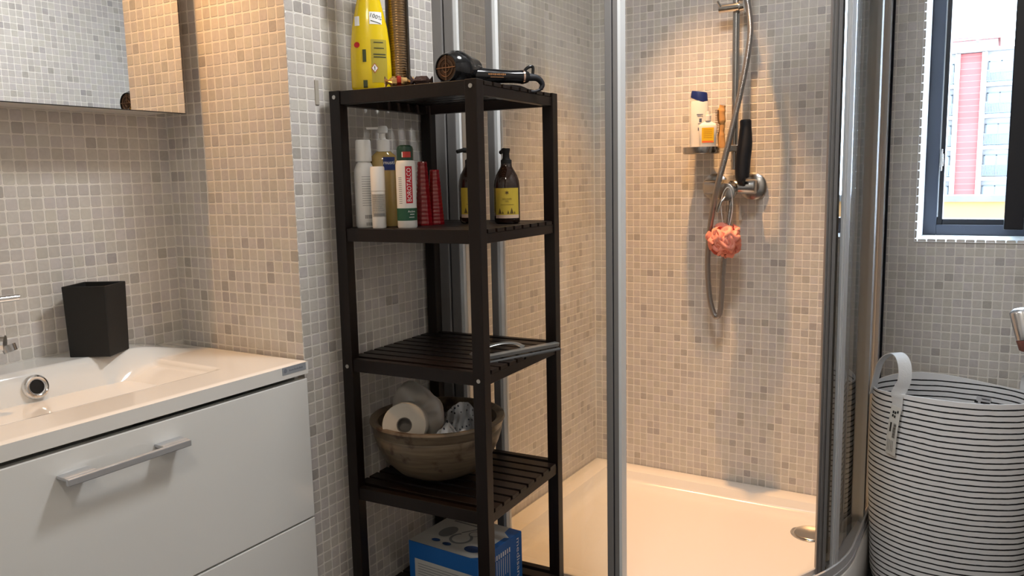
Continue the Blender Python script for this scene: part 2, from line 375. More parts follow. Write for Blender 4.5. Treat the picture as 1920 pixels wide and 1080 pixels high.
FW = mat('white_render', (.20, .19, .187), .8); FG = mat('facade_glass', (.055, .08, .09), .1, spec=.8); FR = mat('balcony_rail', (.04, .055, .075), .5); FI = mat('facade_frame_grey', (.07, .08, .09), .5)
fl = [fz(v) for v in (160.5, 217.5, 276, 333.5)]; fh = (fl[0]-fl[3])/3
y1, y2, y3, y4 = fy(1788), fy(1797), fy(1837), fy(1847); bay = y4-fy(1925)
per = (y1-y4)+bay
b = MB(); b.box(XBL, XBL+14, y4-2*per, y1+2*per, -16, fz(95)); obj('wall', b, FW, bl, world=True)
for kb in (-1, 0, 1):
    b = MB(); b.box(XBL-.35, XBL, y3-kb*per, y2-kb*per, -16, fz(100)); obj('brick_pier', b, BRICK, bl, world=True)
    for (ya_, yb_) in ((y1, y2), (y3, y4)):
        b = MB(); b.box(XBL-.75, XBL, yb_-kb*per, ya_-kb*per, -16, fz(100)); obj('column', b, FW, bl, world=True)
nlev = 0
for kb in (-1, 0, 1):
    ol, orr = y4-kb*per, y4-bay-kb*per
    for L_ in range(-2, 4):
        zf = fl[3]+fh*(L_+0)+.10
        b = MB(); b.box(XBL-1.3, XBL, orr, ol, zf-.30, zf); obj('balcony_slab', b, FW, bl, world=True)
        b = MB(); b.box(XBL-.10, XBL-.02, orr+.15, ol-.15, zf+.05, zf+fh-.75); w = obj('window', b, FG, bl, world=True)
        b = MB()
        for t_ in (0, .33, .66, 1.): yy = ol-.15-(ol-orr-.3)*t_; b.box(XBL-.16, XBL-.1, yy-.05, yy+.05, zf+.05, zf+fh-.75)
        b.box(XBL-.16, XBL-.1, orr+.1, ol-.1, zf+fh-.82, zf+fh-.72); obj('window_frame', b, FI, w, world=True)
        b = MB(); b.box(XBL-1.28, XBL-1.23, orr, ol, zf+.92, zf+1.0); b.box(XBL-1.28, XBL-1.23, orr, ol, zf+.08, zf+.13)
        nb = 26
        for q in range(nb+1): yy = ol-(ol-orr)*q/nb; b.box(XBL-1.27, XBL-1.24, yy-.035, yy+.035, zf+.1, zf+.95)
        obj('balcony_railing', b, FR, bl, world=True)
b = MB(); b.box(XBL-.9, XBL+14, y4-2*per, y1+2*per, fz(99), fz(95)); obj('cornice', b, FW, bl, world=True)
ph = thing('rooftop_block', 'pale setback block with railings above the brick building roofline', 'building', (XBL+6, fy(1800), fz(95)))
PINK = mat('pale_pink_render', (.24, .16, .15), .85)
b = MB(); b.box(XBL+6, XBL+12, fy(1862), fy(1700), fz(95), fz(56)); obj('wall', b, PINK, ph, world=True)
b = MB(); b.box(XBL+5.8, XBL+12, fy(1862)-.2, fy(1700), fz(56), fz(53)); obj('coping', b, mat('red_coping', (.45, .12, .10), .8), ph, world=True)
b = MB(); b.box(XBL+12, XBL+18, fy(1812), fy(1690), fz(56), fz(14)); obj('upper_storey', b, FW, ph, world=True)
for v in (50, 27):
    b = MB(); b.box(XBL+11.8, XBL+12.02, fy(1808), fy(1740), fz(v+4), fz(v-5)); obj('window', b, FG, ph, world=True)
b = MB(); b.tube([(XBL+4, fy(1823), fz(95)), (XBL+4, fy(1823), fz(30))], .09, 6)
for v in (85, 65, 45): b.box(XBL+3.9, XBL+4.1, fy(1826), fy(1820), fz(v)-.05, fz(v)+.05)
tag(obj('roof_antenna', b, FI), 'thin mast antenna on the roof of the brick block', 'antenna')
XP = 6.0
b = MB(); b.box(XP, XP+.25, -6, 6, at(1830, 440, 0, XP)[2]-1.2, at(1830, 378, 0, XP)[2]); pr = thing('parapet_wall', 'orange rendered parapet with grey concrete coping just outside the window', 'wall', (XP+.12, -1.3, -.6))
obj('wall', b, mat('orange_render', (.17, .085, .026), .9, noise=.12, nscale=3), pr, world=True)
b = MB(); b.box(XP-.04, XP+.29, -6, 6, at(1830, 378, 0, XP-.04)[2], at(1830, 366.5, 0, XP-.04)[2]); obj('coping', b, mat('weathered_concrete', (.05, .047, .043), .95, noise=.35, nscale=9), pr, world=True)
b = MB(); b.box(3.4, XP, -6, 6, -1.0, -.9); tag(obj('terrace_floor', b, mat('terrace_tile', (.5, .46, .40), .9, noise=.1, nscale=2)), 'pale terrace deck between the window and the orange parapet', 'terrace')
# ------------------------------------------------------------------ shower tray
EC = np.array([.97, -.395]); ER = .565; SX0 = .405; SY0 = EC[1]-ER
def outline(d, n=24):   # closed outline of the quadrant inset by d
    x1, y1 = LX-.001-d, YW-.001-d; r = ER-d
    pts = [(x1, y1), (SX0+d, y1)]
    pts += [(EC[0]-r*math.cos(a), EC[1]-r*math.sin(a)) for a in np.linspace(0, PI/2, n)]
    pts += [(x1, SY0+d)]
    return pts
tray = thing('shower_tray', 'white quadrant shower tray with a round drain by the open door', 'shower tray', (1.0, -.45, 0))
b = MB(); loops = [(0, 0.), (0, .140), (.004, .148), (.012, .151), (.062, .151), (.074, .148), (.088, .128), (.102, .114), (.13, .109), (.22, .1065), (.34, .104)]
LP = [[(x, y, z) for x, y in outline(d)] for d, z in loops]; n = len(LP[0])
b.grid(lambda i, j: LP[j][i], n, len(LP), closeu=True); last = (len(LP)-1)*n; b.f.append(tuple(last+k for k in range(n))); b.mi.append(0)
obj('basin', b, TRAYM, tray, world=True, smooth=40)
dc = at(1522, 1001, 2, .1085)
dr = MB(); dr.lathe([(.0, .006), (.046, .006), (.052, .004), (.054, 0), (.054, -.001)][::-1], 36, (dc[0], dc[1], .1085)); drain = obj('drain_cover', dr, CHROME_S, tray, world=True, smooth=50)
dr = MB(); dr.lathe([(.062, 0), (.062, .0015), (.050, .0025)], 36, (dc[0], dc[1], .107)); obj('drain_ring', dr, CHROME, tray, world=True, smooth=50)
# ------------------------------------------------------------------ shower enclosure
def ep(s, off=0.):  # point on the enclosure line; s = length from wall_left
    r = ER-.018-off; L1 = YW-EC[1]; L2 = r*PI/2
    if s < L1: return np.array([EC[0]-r, YW-s])
    if s < L1+L2: a = (s-L1)/r; return EC+np.array([-r*math.cos(a), -r*math.sin(a)])
    return np.array([EC[0]+(s-L1-L2), EC[1]-r])
ETOT = (YW-EC[1])+(ER-.018)*PI/2+(LX-EC[0])
def strip(b, s0, s1, z0, z1, off, th, n=None, mi=0):
    n = n or max(2, int((s1-s0)/.03)+2); P = [ep(s, off) for s in np.linspace(s0, s1, n)]; Q = [ep(s, off+th) for s in np.linspace(s0, s1, n)]
    vs = [(*p, z) for p in P for z in (z0, z1)]+[(*p, z) for p in Q for z in (z0, z1)]; m = 2*n; fs = []
    for i in range(n-1):
        a = 2*i; fs += [(a, a+2, a+3, a+1), (m+a, m+a+1, m+a+3, m+a+2), (a+1, a+3, m+a+3, m+a+1), (a, m+a, m+a+2, a+2)]
    fs += [(0, 1, m+1, m), (m-2, 2*m-2, 2*m-1, m-1)]
    return b.add(vs, fs, mi)
Z0, Z1 = .151, 1.98
en = thing('shower_enclosure', 'quadrant shower enclosure with grey aluminium profiles and clear sliding glass doors', 'shower enclosure', (.55, -.75, .151))
def eobj(name, items, m, **kw):
    b = MB()
    for s0, s1, z0, z1, off, th in items: strip(b, s0, s1, z0, z1, off, th)
    return obj(name, b, m, en, world=True, **kw)
eobj('bottom_track', [(0, ETOT-.002, Z0, Z0+.012, -.012, .045), (0, ETOT-.002, Z0+.012, Z0+.036, -.010, .006), (0, ETOT-.002, Z0+.012, Z0+.026, .026, .006)], ALU, bevel=.001)
eobj('top_track', [(0, ETOT-.002, Z1, Z1+.05, -.012, .050)], ALU, bevel=.002)
def s_arc_x(x): # length at which the arc reaches this x
    r = ER-.018; return (YW-EC[1])+r*math.acos((EC[0]-x)/r)
sL = s_arc_x  # alias
# left side
eobj('wall_profile', [(0, .030, Z0, Z1, -.010, .040), (.034, .062, Z0, Z1, -.006, .034)], ALU_D, bevel=.0015, label='grey aluminium profile on the left wall')
eobj('profile_gap', [(.029, .035, Z0, Z1, -.002, .028)], SEAL_D)
eobj('seal_strip', [(.062, .072, Z0, Z1, -.004, .028)], SEAL_W)
eobj('glass_panel', [(.070, .165, Z0+.02, Z1, .006, .005)], GLASS, label='narrow fixed left pane')
eobj('door_profile', [(.158, .178, Z0+.02, Z1, -.004, .032)], ALU_D, bevel=.0015)
eobj('door_seal', [(.178, .186, Z0+.02, Z1, -.002, .026)], SEAL_W)
gd = eobj('glass_door', [(.180, .480, Z0+.02, Z1, .012, .005)], GLASS, smooth=40, label='left sliding glass door')
eobj('door_profile', [(.478, .494, Z0+.012, Z1, .000, .030), (.497, .509, Z0+.012, Z1, .000, .030)], ALU_D, bevel=.0015)
eobj('door_seal', [(.493, .498, Z0+.012, Z1, .004, .020)], SEAL_D); eobj('door_edge', [(.509, .516, Z0+.012, Z1, .000, .028)], SEAL_W)
# right side
sr = s_arc_x(.757)
eobj('door_profile', [(sr-.010, sr, Z0+.004, Z1, .020, .018), (sr, sr+.018, Z0+.004, Z1, .018, .026), (sr+.018, sr+.034, Z0+.004, Z1, .014, .026)], ALU_D, bevel=.0015, label='grey edge profile of the opened right door')
eobj('glass_door', [(sr+.034, sr+.42, Z0+.02, Z1, .026, .005)], FGLASS, smooth=40, label='right glass door slid open')
eobj('door_seal', [(sr+.058, sr+.068, Z0+.02, Z1, -.002, .018)], SEAL_W)
eobj('fixed_profile', [(sr+.068, sr+.090, Z0+.02, Z1, -.006, .026)], ALU, bevel=.0015)
pa, pb = ep(sr+.090, .0), ep(ETOT-.05, .0); pa = pa+np.array([0, .024]); b = MB(); b.obox((*pa, Z0+.02), (pb[0]-pa[0], pb[1]-pa[1], 0), (0, .005, 0), (0, 0, Z1-Z0-.02)); obj('glass_panel', b, GLASS, en, world=True, label='fixed right pane')
eobj('wall_profile', [(ETOT-.20, ETOT-.165, Z0, Z1, -.004, .022), (ETOT-.055, ETOT-.002, Z0, Z1, -.010, .034)], ALU, bevel=.0015)
eobj('wall_seal', [(ETOT-.012, ETOT-.002, Z0, Z1, -.017, .007)], SEAL_D)
# roller foot at the lower end of the open door
b = MB(); p = ep(sr+.012, .03); b.box(p[0]-.016, p[0]+.022, p[1]-.014, p[1]+.012, Z0-.004, Z0+.016); obj('guide_foot', b, mat('grimy_plastic', (.22, .13, .07), .6), en, world=True, bevel=.003)
# ------------------------------------------------------------------ shower rail, hose, mixer
def wp(u, v, dx): return at(u, v, 0, LX-dx)      # point that many metres in front of wall_right
rail = thing('shower_rail', 'grey vertical shower rail with sliding holder on the mosaic wall', 'shower rail', (LX-.05, -.475, 1.18))
rt = wp(1385, -60, .055); rb_ = wp(1377, 318, .055)
b = MB(); b.tube([(LX-.055, rb_[1], rb_[2]), (LX-.055, rb_[1]+.002, 2.02)], .011, 20); obj('pole', b, CHROME_S, rail, world=True, smooth=60)
for zz in (rb_[2]+.03, 1.99):
    b = MB(); b.tube([(LX-.002, rb_[1], zz), (LX-.055, rb_[1], zz)], .013, 16); obj('bracket', b, CHROME_S, rail, world=True, smooth=60)
hz = wp(1370, 17, .07)
b = MB(); b.tube([wp(1349, 17, .075), wp(1386, 12, .075)], .0135, 20); b.tube([wp(1388, 12, .06), wp(1396, 10, .06)], .019, 20); obj('slider', b, CHROME, rail, world=True, smooth=50)
b = MB(); b.tube([wp(1351, 12, .085), wp(1345, 2, .095)], .004, 8); obj('slider_lever', b, CHROME, rail, world=True, smooth=60)
# hand shower, mostly above the frame
hs = thing('hand_shower', 'chrome hand shower parked in the holder at the top of the rail', 'shower head', (LX-.07, -.505, 1.80))
p0 = wp(1400, -2, .10)
pts = catmull([p0, p0+np.array([-.012, .002, .08]), p0+np.array([-.04, .004, .17]), p0+np.array([-.085, .006, .235])], 6)
b = MB(); b.tube(pts, [.011]*4+[.012]*(len(pts)-4), 16); obj('handle', b, CHROME, hs, world=True, smooth=60)
b = MB(); hc = pts[-1]; b.lathe([(.0, .016), (.03, .014), (.052, .006), (.055, 0), (.055, -.008), (.048, -.012), (0, -.012)], 28)
Rm = Matrix.Rotation(-.5, 3, 'Y'); b.xf(lambda p: np.array(Rm @ Vector(p))+hc+np.array([-.01, 0, .005])); obj('head', b, CHROME_S, hs, world=True, smooth=40)
# soap tray on the rail
st = thing('soap_tray', 'grey oval soap tray clipped to the shower rail', 'shelf', (LX-.09, -.39, 1.27))
sc_ = at(1331, 281, 2, zat(LX-.075, -.385, 281)); zt = zat(LX-.085, -.39, 276)
cx_, cyy = LX-.078, -.405
b = MB(); b.lathe([(0, -.022), (.95, -.022), (1., -.018), (1., 0), (.96, 0), (.93, -.006), (0, -.006)], 40)
b.xf(lambda p: np.array([cx_+p[0]*.058, cyy+.004+p[1]*.060, zt+p[2]])); obj('tray', b, CHROME_S, st, world=True, smooth=40)
b = MB(); b.box(cx_, LX-.03, rb_[1]-.016, rb_[1]+.02, zt-.018, zt+.004); obj('clamp', b, CHROME_S, st, world=True, bevel=.003)
# hose
hose_px = [(1397, -20, .10), (1404, 18, .10), (1407, 60, .115), (1400, 115, .125), (1388, 175, .135), (1374, 235, .145), (1358, 300, .155), (1346, 345, .16), (1338, 385, .14), (1331, 430, .12), (1327, 480, .10), (1328, 530, .085), (1333, 570, .08), (1342, 593, .08), (1350, 585, .08), (1353, 555, .085), (1356, 500, .09), (1362, 450, .09), (1367, 405, .085), (1369, 385, .08)]
hp = catmull([wp(*q) for q in hose_px], 14)
b = MB(); L_ = 0; rr = []
N_ = 900; seg = np.array(hp); dl = np.r_[0, np.cumsum(np.linalg.norm(np.diff(seg, axis=0), axis=1))]
ss = np.linspace(0, dl[-1], N_); pts = np.stack([np.interp(ss, dl, seg[:, k]) for k in range(3)], 1)
b.tube(list(pts), [.0088+(.0007 if (i % 3) == 0 else 0) for i in range(N_)], 10)
tag(obj('shower_hose', b, HOSE, smooth=60), 'long ribbed metal shower hose looping down below the mixer', 'hose')
# mixer
mx = thing('shower_mixer', 'chrome shower mixer with round wall plates and a front lever', 'mixer tap', (LX-.06, -.47, 1.16))
mz = wp(1375, 350, .065)[2]; ya_m, yb_m = wp(1322, 349, .065)[1], wp(1419, 349, .065)[1]
for pu_, m_ in ((1343, 'l'), (1413, 'r')):
    yy = wp(pu_, 349, .0)[1]
    b = MB(); b.tube([(LX-.001, yy, mz), (LX-.010, yy, mz), (LX-.016, yy, mz)], [.044, .044, .034], 28); obj('wall_plate', b, CHROME_S, mx, world=True, smooth=35)
    b = MB(); b.tube([(LX-.01, yy, mz), (LX-.06, yy, mz)], .014, 16); obj('inlet', b, CHROME_S, mx, world=True, smooth=50)
b = MB(); b.tube([(LX-.068, ya_m, mz), (LX-.068, ya_m-.004, mz), (LX-.068, yb_m+.004, mz), (LX-.068, yb_m, mz)], [.019, .0235, .0235, .020], 24); obj('body', b, CHROME_S, mx, world=True, smooth=50)
kc = wp(1362, 360, .115); b = MB(); kb_ = np.array([LX-.068, wp(1370, 350, .068)[1], mz])
b.tube([kb_, kb_*.6+kc*.4, kc+np.array([.006, 0, 0]), kc], [.024, .030, .030, .028], 24); obj('cartridge', b, CHROME_S, mx, world=True, smooth=50)
b = MB(); b.tube([kc+np.array([-.001, 0, 0]), kc+np.array([-.009, 0, 0]), kc+np.array([-.011, 0, 0])], [.0285, .0285, .024], 24); obj('knob', b, CHROME_S, mx, world=True, smooth=40)
b = MB(); b.tube([kc+np.array([0, .002, -.01]), wp(1351, 378, .135), wp(1345, 398, .14)], [.009, .007, .005], 12, flat=.6); obj('lever', b, CHROME_S, mx, world=True, smooth=60)
b = MB(); b.tube([(LX-.068, wp(1369, 370, .07)[1], mz-.01), wp(1369, 388, .078)], [.011, .010], 12); obj('outlet', b, CHROME_S, mx, world=True, smooth=60)
# black handled object hanging on the mixer
bb = thing('black_squeeze_handle', 'curved black rubber handled brush resting upright on the mixer', 'brush', (LX-.1, -.49, mz))
pts = catmull([wp(1396, 337, .11), wp(1392, 333, .11), wp(1393, 300, .11), wp(1397, 270, .11), wp(1398, 240, .11), wp(1398, 224, .11)], 6)
b = MB(); n_ = len(pts); b.tube(pts, [.008]+[.0175+.0060*math.sin(PI*min(1, i/(n_*.8))) for i in range(1, n_-1)]+[.0150], 18); obj('grip', b, RUBBER, bb, world=True, smooth=70)
b = MB(); q = wp(1383, 300, .09); b.box(q[0]-.008, q[0]+.02, q[1]-.010, q[1]+.008, q[2]-.018, q[2]+.022); obj('neck', b, RUBBER, bb, world=True, bevel=.003)
# suction hook
b = MB(); q = wp(1388, 400, .006); b.lathe([(.010, 0), (.008, .004), (.002, .006)], 16); b.xf(lambda p: np.array([q[0]-p[2]+.004, q[1]+p[0], q[2]+p[1]]))
b.tube([wp(1388, 378, .008), wp(1387, 392, .012), wp(1388, 412, .010)], [.002, .004, .006], 8); tag(obj('adhesive_hook', b, mat('clear_plastic', (.75, .70, .64), .2)), 'small clear plastic hook stuck on the mosaic beside the pink puff', 'hook')
# pink puff
k = NB('coral_mesh', color=(.90, .33, .25), rough=.7); k.b.inputs['Subsurface Weight'].default_value = .25; k.b.inputs['Subsurface Radius'].default_value = (.02, .008, .006)
PINKM = k.m
pc = wp(1360, 450, .125); pf = thing('bath_puff', 'coral pink mesh bath puff hanging from the mixer lever', 'bath puff', pc)
b = MB()
rr_ = random.Random(4)
for q in range(22):
    ax = Vector((rr_.uniform(-1, 1), rr_.uniform(-1, 1), rr_.uniform(-1, 1))).normalized(); t1 = ax.orthogonal().normalized(); t2 = ax.cross(t1)
    R0 = rr_.uniform(.034, .049); ph_ = rr_.uniform(0, 6); nl = rr_.randint(3, 5); dd = rr_.uniform(-.5, .5)
    def PT(i, j):
        a = 2*PI*i/44*.8+ph_; w = (j/4-.5)*2
        r = R0*(1+.20*math.sin(nl*a+ph_)+.10*math.sin(11*a+q))*(1-.25*w*w)
        off = w*.017+.012*math.sin(7*a+q)+dd*.026
        p = t1*(r*math.cos(a))+t2*(r*math.sin(a))+ax*off; return (p.x, p.y, p.z*1.08)
    b.grid(PT, 45, 5)
obj('mesh_ruffle', b, PINKM, pf, smooth=180)
b = MB(); b.tube(catmull([pc+np.array([0, 0, .01]), wp(1353, 400, .13), wp(1353, 372, .138), wp(1362, 352, .142), wp(1371, 358, .135), wp(1373, 395, .13), pc+np.array([0, -.006, .02])], 8), .0014, 6); obj('cord', b, WHITEINK, pf, world=True, smooth=60)
# bottles on the soap tray
def bottle_h(x, y, v): return zat(x, y, v)
def ell(prof, rx, ry, z0, n=36): # lathe with elliptical section (profile radii as fractions)
    b = MB(); b.lathe([(r, z) for r, z in prof], n, (0, 0, z0), sx=rx, sy=ry); return b
zt_ = zt+.000
q = wp(1313, 250, .06); h = zat(q[0], q[1], 168)-zt_
sb = thing('shampoo_bottle', 'tall white shampoo bottle with a dark blue cap on the soap tray', 'bottle', (q[0], q[1]+.004, zt_-.006), aim(q[0], q[1])+PI/2)
b = ell([(.9, 0), (1, .006), (1, h*.45), (.95, h*.80), (.9, h*.84), (0, h*.84)], .0300, .017, 0); obj('body', b, PLW, sb, smooth=50)
b = ell([(.92, 0), (.93, .002), (.86, h*.14), (.80, h*.165), (0, h*.172)], .0300, .017, h*.835); b.xf(lambda p: p+np.array([0, 0, -.012*(p[0]/.026) if p[2] < h*.86 else -.004*(p[0]/.026)])); obj('cap', b, mat('navy_cap', (.012, .025, .15), .3), sb, smooth=50)
it = [turn(rect(.0, .0), 0)]
def face_decal(parent, items, m, y, name='label', label=None):
    b = MB()
    for v, f in items: b.add([(p[0], -y, p[1]) for p in v], f)
    return obj(name, b, m, parent, label=label, kind='stuff' if name == 'print' else None)
face_decal(sb, [rect(.020, .003, .002, h*.60), rect(.017, .002, .003, h*.57), rect(.008, .012, .004, h*.50), rect(.014, .002, .003, h*.44), rect(.012, .010, .002, h*.35)], mat('slate_ink', (.08, .10, .18), .5), .0175, 'print')
q = wp(1327, 262, .095); h = zat(q[0], q[1], 207)-zt_+.004
sb = thing('lotion_bottle', 'small white bottle with a yellow label in front on the soap tray', 'bottle', (q[0], q[1], zt_-.006), aim(q[0], q[1])+PI/2)
b = ell([(.82, 0), (.92, .003), (1, h*.60), (.9, h*.66), (.45, h*.71), (.42, h*.74), (0, h*.74)], .0285, .011, 0, 40); obj('body', b, PLW, sb, smooth=40)
b = ell([(.46, 0), (.46, h*.14), (.34, h*.15), (.32, h*.25), (0, h*.25)], .0215, .020, h*.745, 30); obj('cap', b, PLW, sb, smooth=40)
face_decal(sb, [rect(.038, h*.40, 0, h*.36)], mat('yellow_label', (.80, .50, .01), .5), .0122)
face_decal(sb, [rect(.035, h*.05, 0, h*.185)], mat('red_print', (.75, .16, .05), .5), .0125, 'print')
face_decal(sb, [rect(.026, .0012, 0, h*(.30+.05*i)) for i in range(5)], mat('ochre_print', (.55, .26, .01), .5), .0125, 'print')
# wooden nail brush
q = wp(1351, 240, .07); WB = mat('pale_bamboo', (.55, .30, .11), .5, noise=.2, nscale=60)
nb_ = thing('wooden_brush', 'slender pale wooden brush standing behind the bottles on the soap tray', 'brush', (q[0], q[1], zt_-.006))
b = MB(); b.tube(catmull([wp(1354, 277, .07), wp(1352, 255, .07), wp(1354, 235, .07), wp(1352, 215, .07), wp(1355, 197, .07)], 6), [.012]*8+[.009]*6+[.013]*8+[.010]*3, 14, flat=.6); obj('handle', b, WB, nb_, world=True, smooth=60)
b = MB()
for i in range(6):
    for j in range(14):
        p = wp(1349-i*.2, 248-j*3.2, .068+.002*i); b.tube([p, p+np.array([-.003, .011, 0])], .0012, 5)
obj('bristles', b, mat('brown_bristle', (.14, .075, .035), .8), nb_, world=True, kind='stuff')
# ------------------------------------------------------------------ vanity
VY = .008; VX0, VX1 = -1.00, XB-.009
van = thing('vanity_unit', 'glossy white vanity unit with two wide drawers', 'cabinet', (-.55, .2, 0))
b = MB()
for q_ in ((VX0, VX0+.018, VY+.022, YA-.003, .18, .715), (VX1-.022, VX1-.004, VY+.022, YA-.003, .18, .715), (VX0+.018, VX1-.022, YA-.021, YA-.003, .18, .715), (VX0+.018, VX1-.022, VY+.022, YA-.021, .18, .198), (VX1-.016, VX1-.005, VY+.022, YA-.003, .715, .799)): b.box(*q_)
obj('body', b, mat('cabinet_carcass_white', (.70, .70, .68), .4), van, world=True)
zsp = .477
d1 = None
for z0, z1 in ((zsp+.002, .789), (.17, zsp-.002)):
    b = MB(); b.box(VX0, VX1, VY, VY+.018, z0, z1); d = obj('drawer_front', b, WHITE_GL, van, world=True, bevel=.0015)
    if d1 is None: d1 = d
    zc_ = .746 if z1 > .7 else .40
    yh = VY-.030; hx0, hx1 = -.648, -.422
    b = MB()
    b.box(hx0, hx1, yh-.004, yh+.004, zc_-.006, zc_+.006)
    for x0, x1 in ((hx0, hx0+.052), (hx1-.052, hx1)): b.box(x0, x1, yh+.004, VY, zc_+.001, zc_+.007)
    obj('handle', b, mat('satin_nickel', (.50, .51, .53), .32, metal=.5), d, world=True, bevel=.0015)
basin = thing('washbasin', 'white moulded washbasin top with a shallow basin over the drawers', 'washbasin', (-.55, .2, .80))
def sm(x): x = min(1, max(0, x)); return x*x*(3-2*x)
LZ = .030
def topz(x, y):
    # ledge at the back
    led = LZ*sm((y-(.318))/.025)*sm((-.10-x)/.19)
    fr = sm((y-.105)/.035); bk = sm((.330-y)/.028); rt_ = sm((-.240-x)/.26); lf = sm((x+.93)/.10)
    edge = sm((-.240-x)/.012)
    dep = fr*bk*(.012*edge+.078*rt_)*lf
    return .829+led-dep
nx, ny = 190, 90
xs = np.linspace(VX0, VX1+.002, nx); ys = np.linspace(VY-.002, YA-.001, ny)
b = MB(); T = lambda i, j: (xs[i], ys[j], topz(xs[i], ys[j])-(.003 if j == 0 or i == nx-1 else 0)-(.0008 if j == 1 or i == nx-2 else 0))
b.grid(T, nx, ny)
b.add([(xs[0], ys[0], .800), (xs[-1], ys[0], .800), (xs[-1], ys[-1], .800), (xs[0], ys[-1], .800)], [(0, 3, 2, 1)])
b.add([(x, ys[0], z) for x in (xs[0], xs[-1]) for z in (.800, .826)], [(0, 2, 3, 1)]); b.add([(xs[-1], y, z) for y in (ys[0], ys[-1]) for z in (.800, .826)], [(0, 2, 3, 1)])
obj('basin_top', b, CERAMIC, basin, world=True, smooth=50)
oc = at(68, 725, 1, .318)
b = MB(); b.rev(oc, (0, -1, .25), [(.0235, -.02), (.0235, .002), (.0215, .0045), (.019, .005), (.016, .003), (.014, .003), (.0135, -.004)]); obj('overflow_ring', b, CHROME, basin, world=True, smooth=40)
b = MB(); b.rev(oc, (0, -1, .25), [(.0137, .0015), (.0001, .0015)]); obj('overflow_hole', b, mat('dark_hole', (.004, .004, .004), .8), basin, world=True)
b = MB(); yb0 = VY-.0026; p0, p1 = at(529.5, 697, 1, yb0), at(573.5, 686.5, 1, yb0)
b.box(p0[0], p1[0], yb0, yb0+.001, p0[2]-.0085, p0[2]+.0075); bd = obj('badge', b, mat('silver_badge', (.42, .45, .50), .35, metal=.3), basin, world=True)
b = MB()
for i in range(11): xq = (p0[0]+p1[0])/2-.014+i*.0035; hq = (.0034, .0022, .0030, .0022)[i % 4]; b.box(xq, xq+.0022, yb0-.0005, yb0, p0[2]-.0028, p0[2]-.0024+hq)
v, f = disc(.0045); b.add([(p0[0]+.008+x, yb0-.0004, p0[2]+y) for x, y, _ in v], f); obj('badge_lettering', b, mat('badge_ink', (.22, .24, .28), .4), bd, world=True, kind='stuff')
# tap
tp = thing('basin_tap', 'chrome basin mixer tap at the left edge of the picture', 'tap', (-.63, .382, .8588))
b = MB(); b.lathe([(.026, 0), (.026, .006), (.022, .010), (.021, .095), (.018, .104), (0, .106)], 28); obj('body', b, CHROME, tp, smooth=40)
s1 = at(8, 640, 1, .285)
b = MB(); b.tube([(-.63, .38, .90), (s1[0]-.02, .30, .93), (s1[0]+.0, .283, .928)], [.019, .016, .015], 20); obj('spout', b, CHROME, tp, world=True, smooth=40)
b = MB(); q = np.array([s1[0]+.003, .280, .924]); b.tube([q+np.array([0, 0, 0]), q+np.array([.002, -.004, -.012])], [.0125, .0115], 20); obj('aerator', b, CHROME_S, tp, world=True, smooth=40)
l1 = at(35, 557, 1, .37)
b = MB(); b.tube([(-.63, .382, .955), (-.63, .38, l1[2]), (l1[0]-.02, .372, l1[2]), l1], [.011, .009, .0072, .0066], 12); obj('lever', b, CHROME, tp, world=True, smooth=50)
# black tumbler
V2 = at(204, 668, 2, .8590); V1 = at(128, 669.5, 2, .8590); V3 = at(239.5, 653, 2, .8590)
cu = thing('black_tumbler', 'square matte black tumbler standing on the ledge behind the basin', 'tumbler', ((V1[0]+V3[0])/2, (V1[1]+V3[1])/2-.006, .8588))
cxy = np.array([(V1[0]+V3[0])/2, (V1[1]+V3[1])/2]); q1 = (V1[:2]-cxy); q2 = (V2[:2]-cxy)
hh = zat(V2[0], V2[1], 535.5)-.8588
b = MB(); lv = [(1, 0), (1.07, hh), (.98, hh), (.90, .008)]
ring_ = lambda s, z: [(q1[0]*s, q1[1]*s, z), (q2[0]*s, q2[1]*s, z), (-q1[0]*s, -q1[1]*s, z), (-q2[0]*s, -q2[1]*s, z)]
vs = sum([ring_(s, z) for s, z in lv], []); fs = [(3, 2, 1, 0)]+[(4*r+k, 4*r+(k+1) % 4, 4*r+4+(k+1) % 4, 4*r+4+k) for r in range(3) for k in range(4)]+[(12, 13, 14, 15)]
b.add(vs, fs); obj('cup', b, BLACK_M, cu, bevel=.003, seg=3)
# mirror cabinet
mc = thing('mirror_cabinet', 'mirror fronted cabinet hanging above the washbasin', 'mirror cabinet', (-.55, .36, 1.364))
MX1, MY = -.143, .292
b = MB(); b.box(-1.0, MX1-.002, MY+.006, YA-.002, 1.366, 2.02); obj('body', b, mat('cabinet_side_white', (.62, .60, .57), .5), mc, world=True, bevel=.001)
b = MB(); b.box(-1.0, MX1, MY, MY+.005, 1.363, 2.02); obj('mirror_door', b, MIRROR, mc, world=True)
b = MB(); b.box(-1.0, MX1+.0005, MY-.0004, MY+.0055, 1.3618, 1.3632); obj('door_edge', b, INK, mc, world=True)
# plain repair tile on the left wall
b = MB(); q0, q1_ = at(590, 172, 1, YW), at(597, 172, 1, YW); b.box(q0[0], q0[0]+.011, YW-.0022, YW+.001, at(592, 196, 1, YW)[2], at(592, 150, 1, YW)[2]); struct('trim_2', b, mat('beige_filler', (.40, .365, .31), .6), wall_left, bevel=.0008)
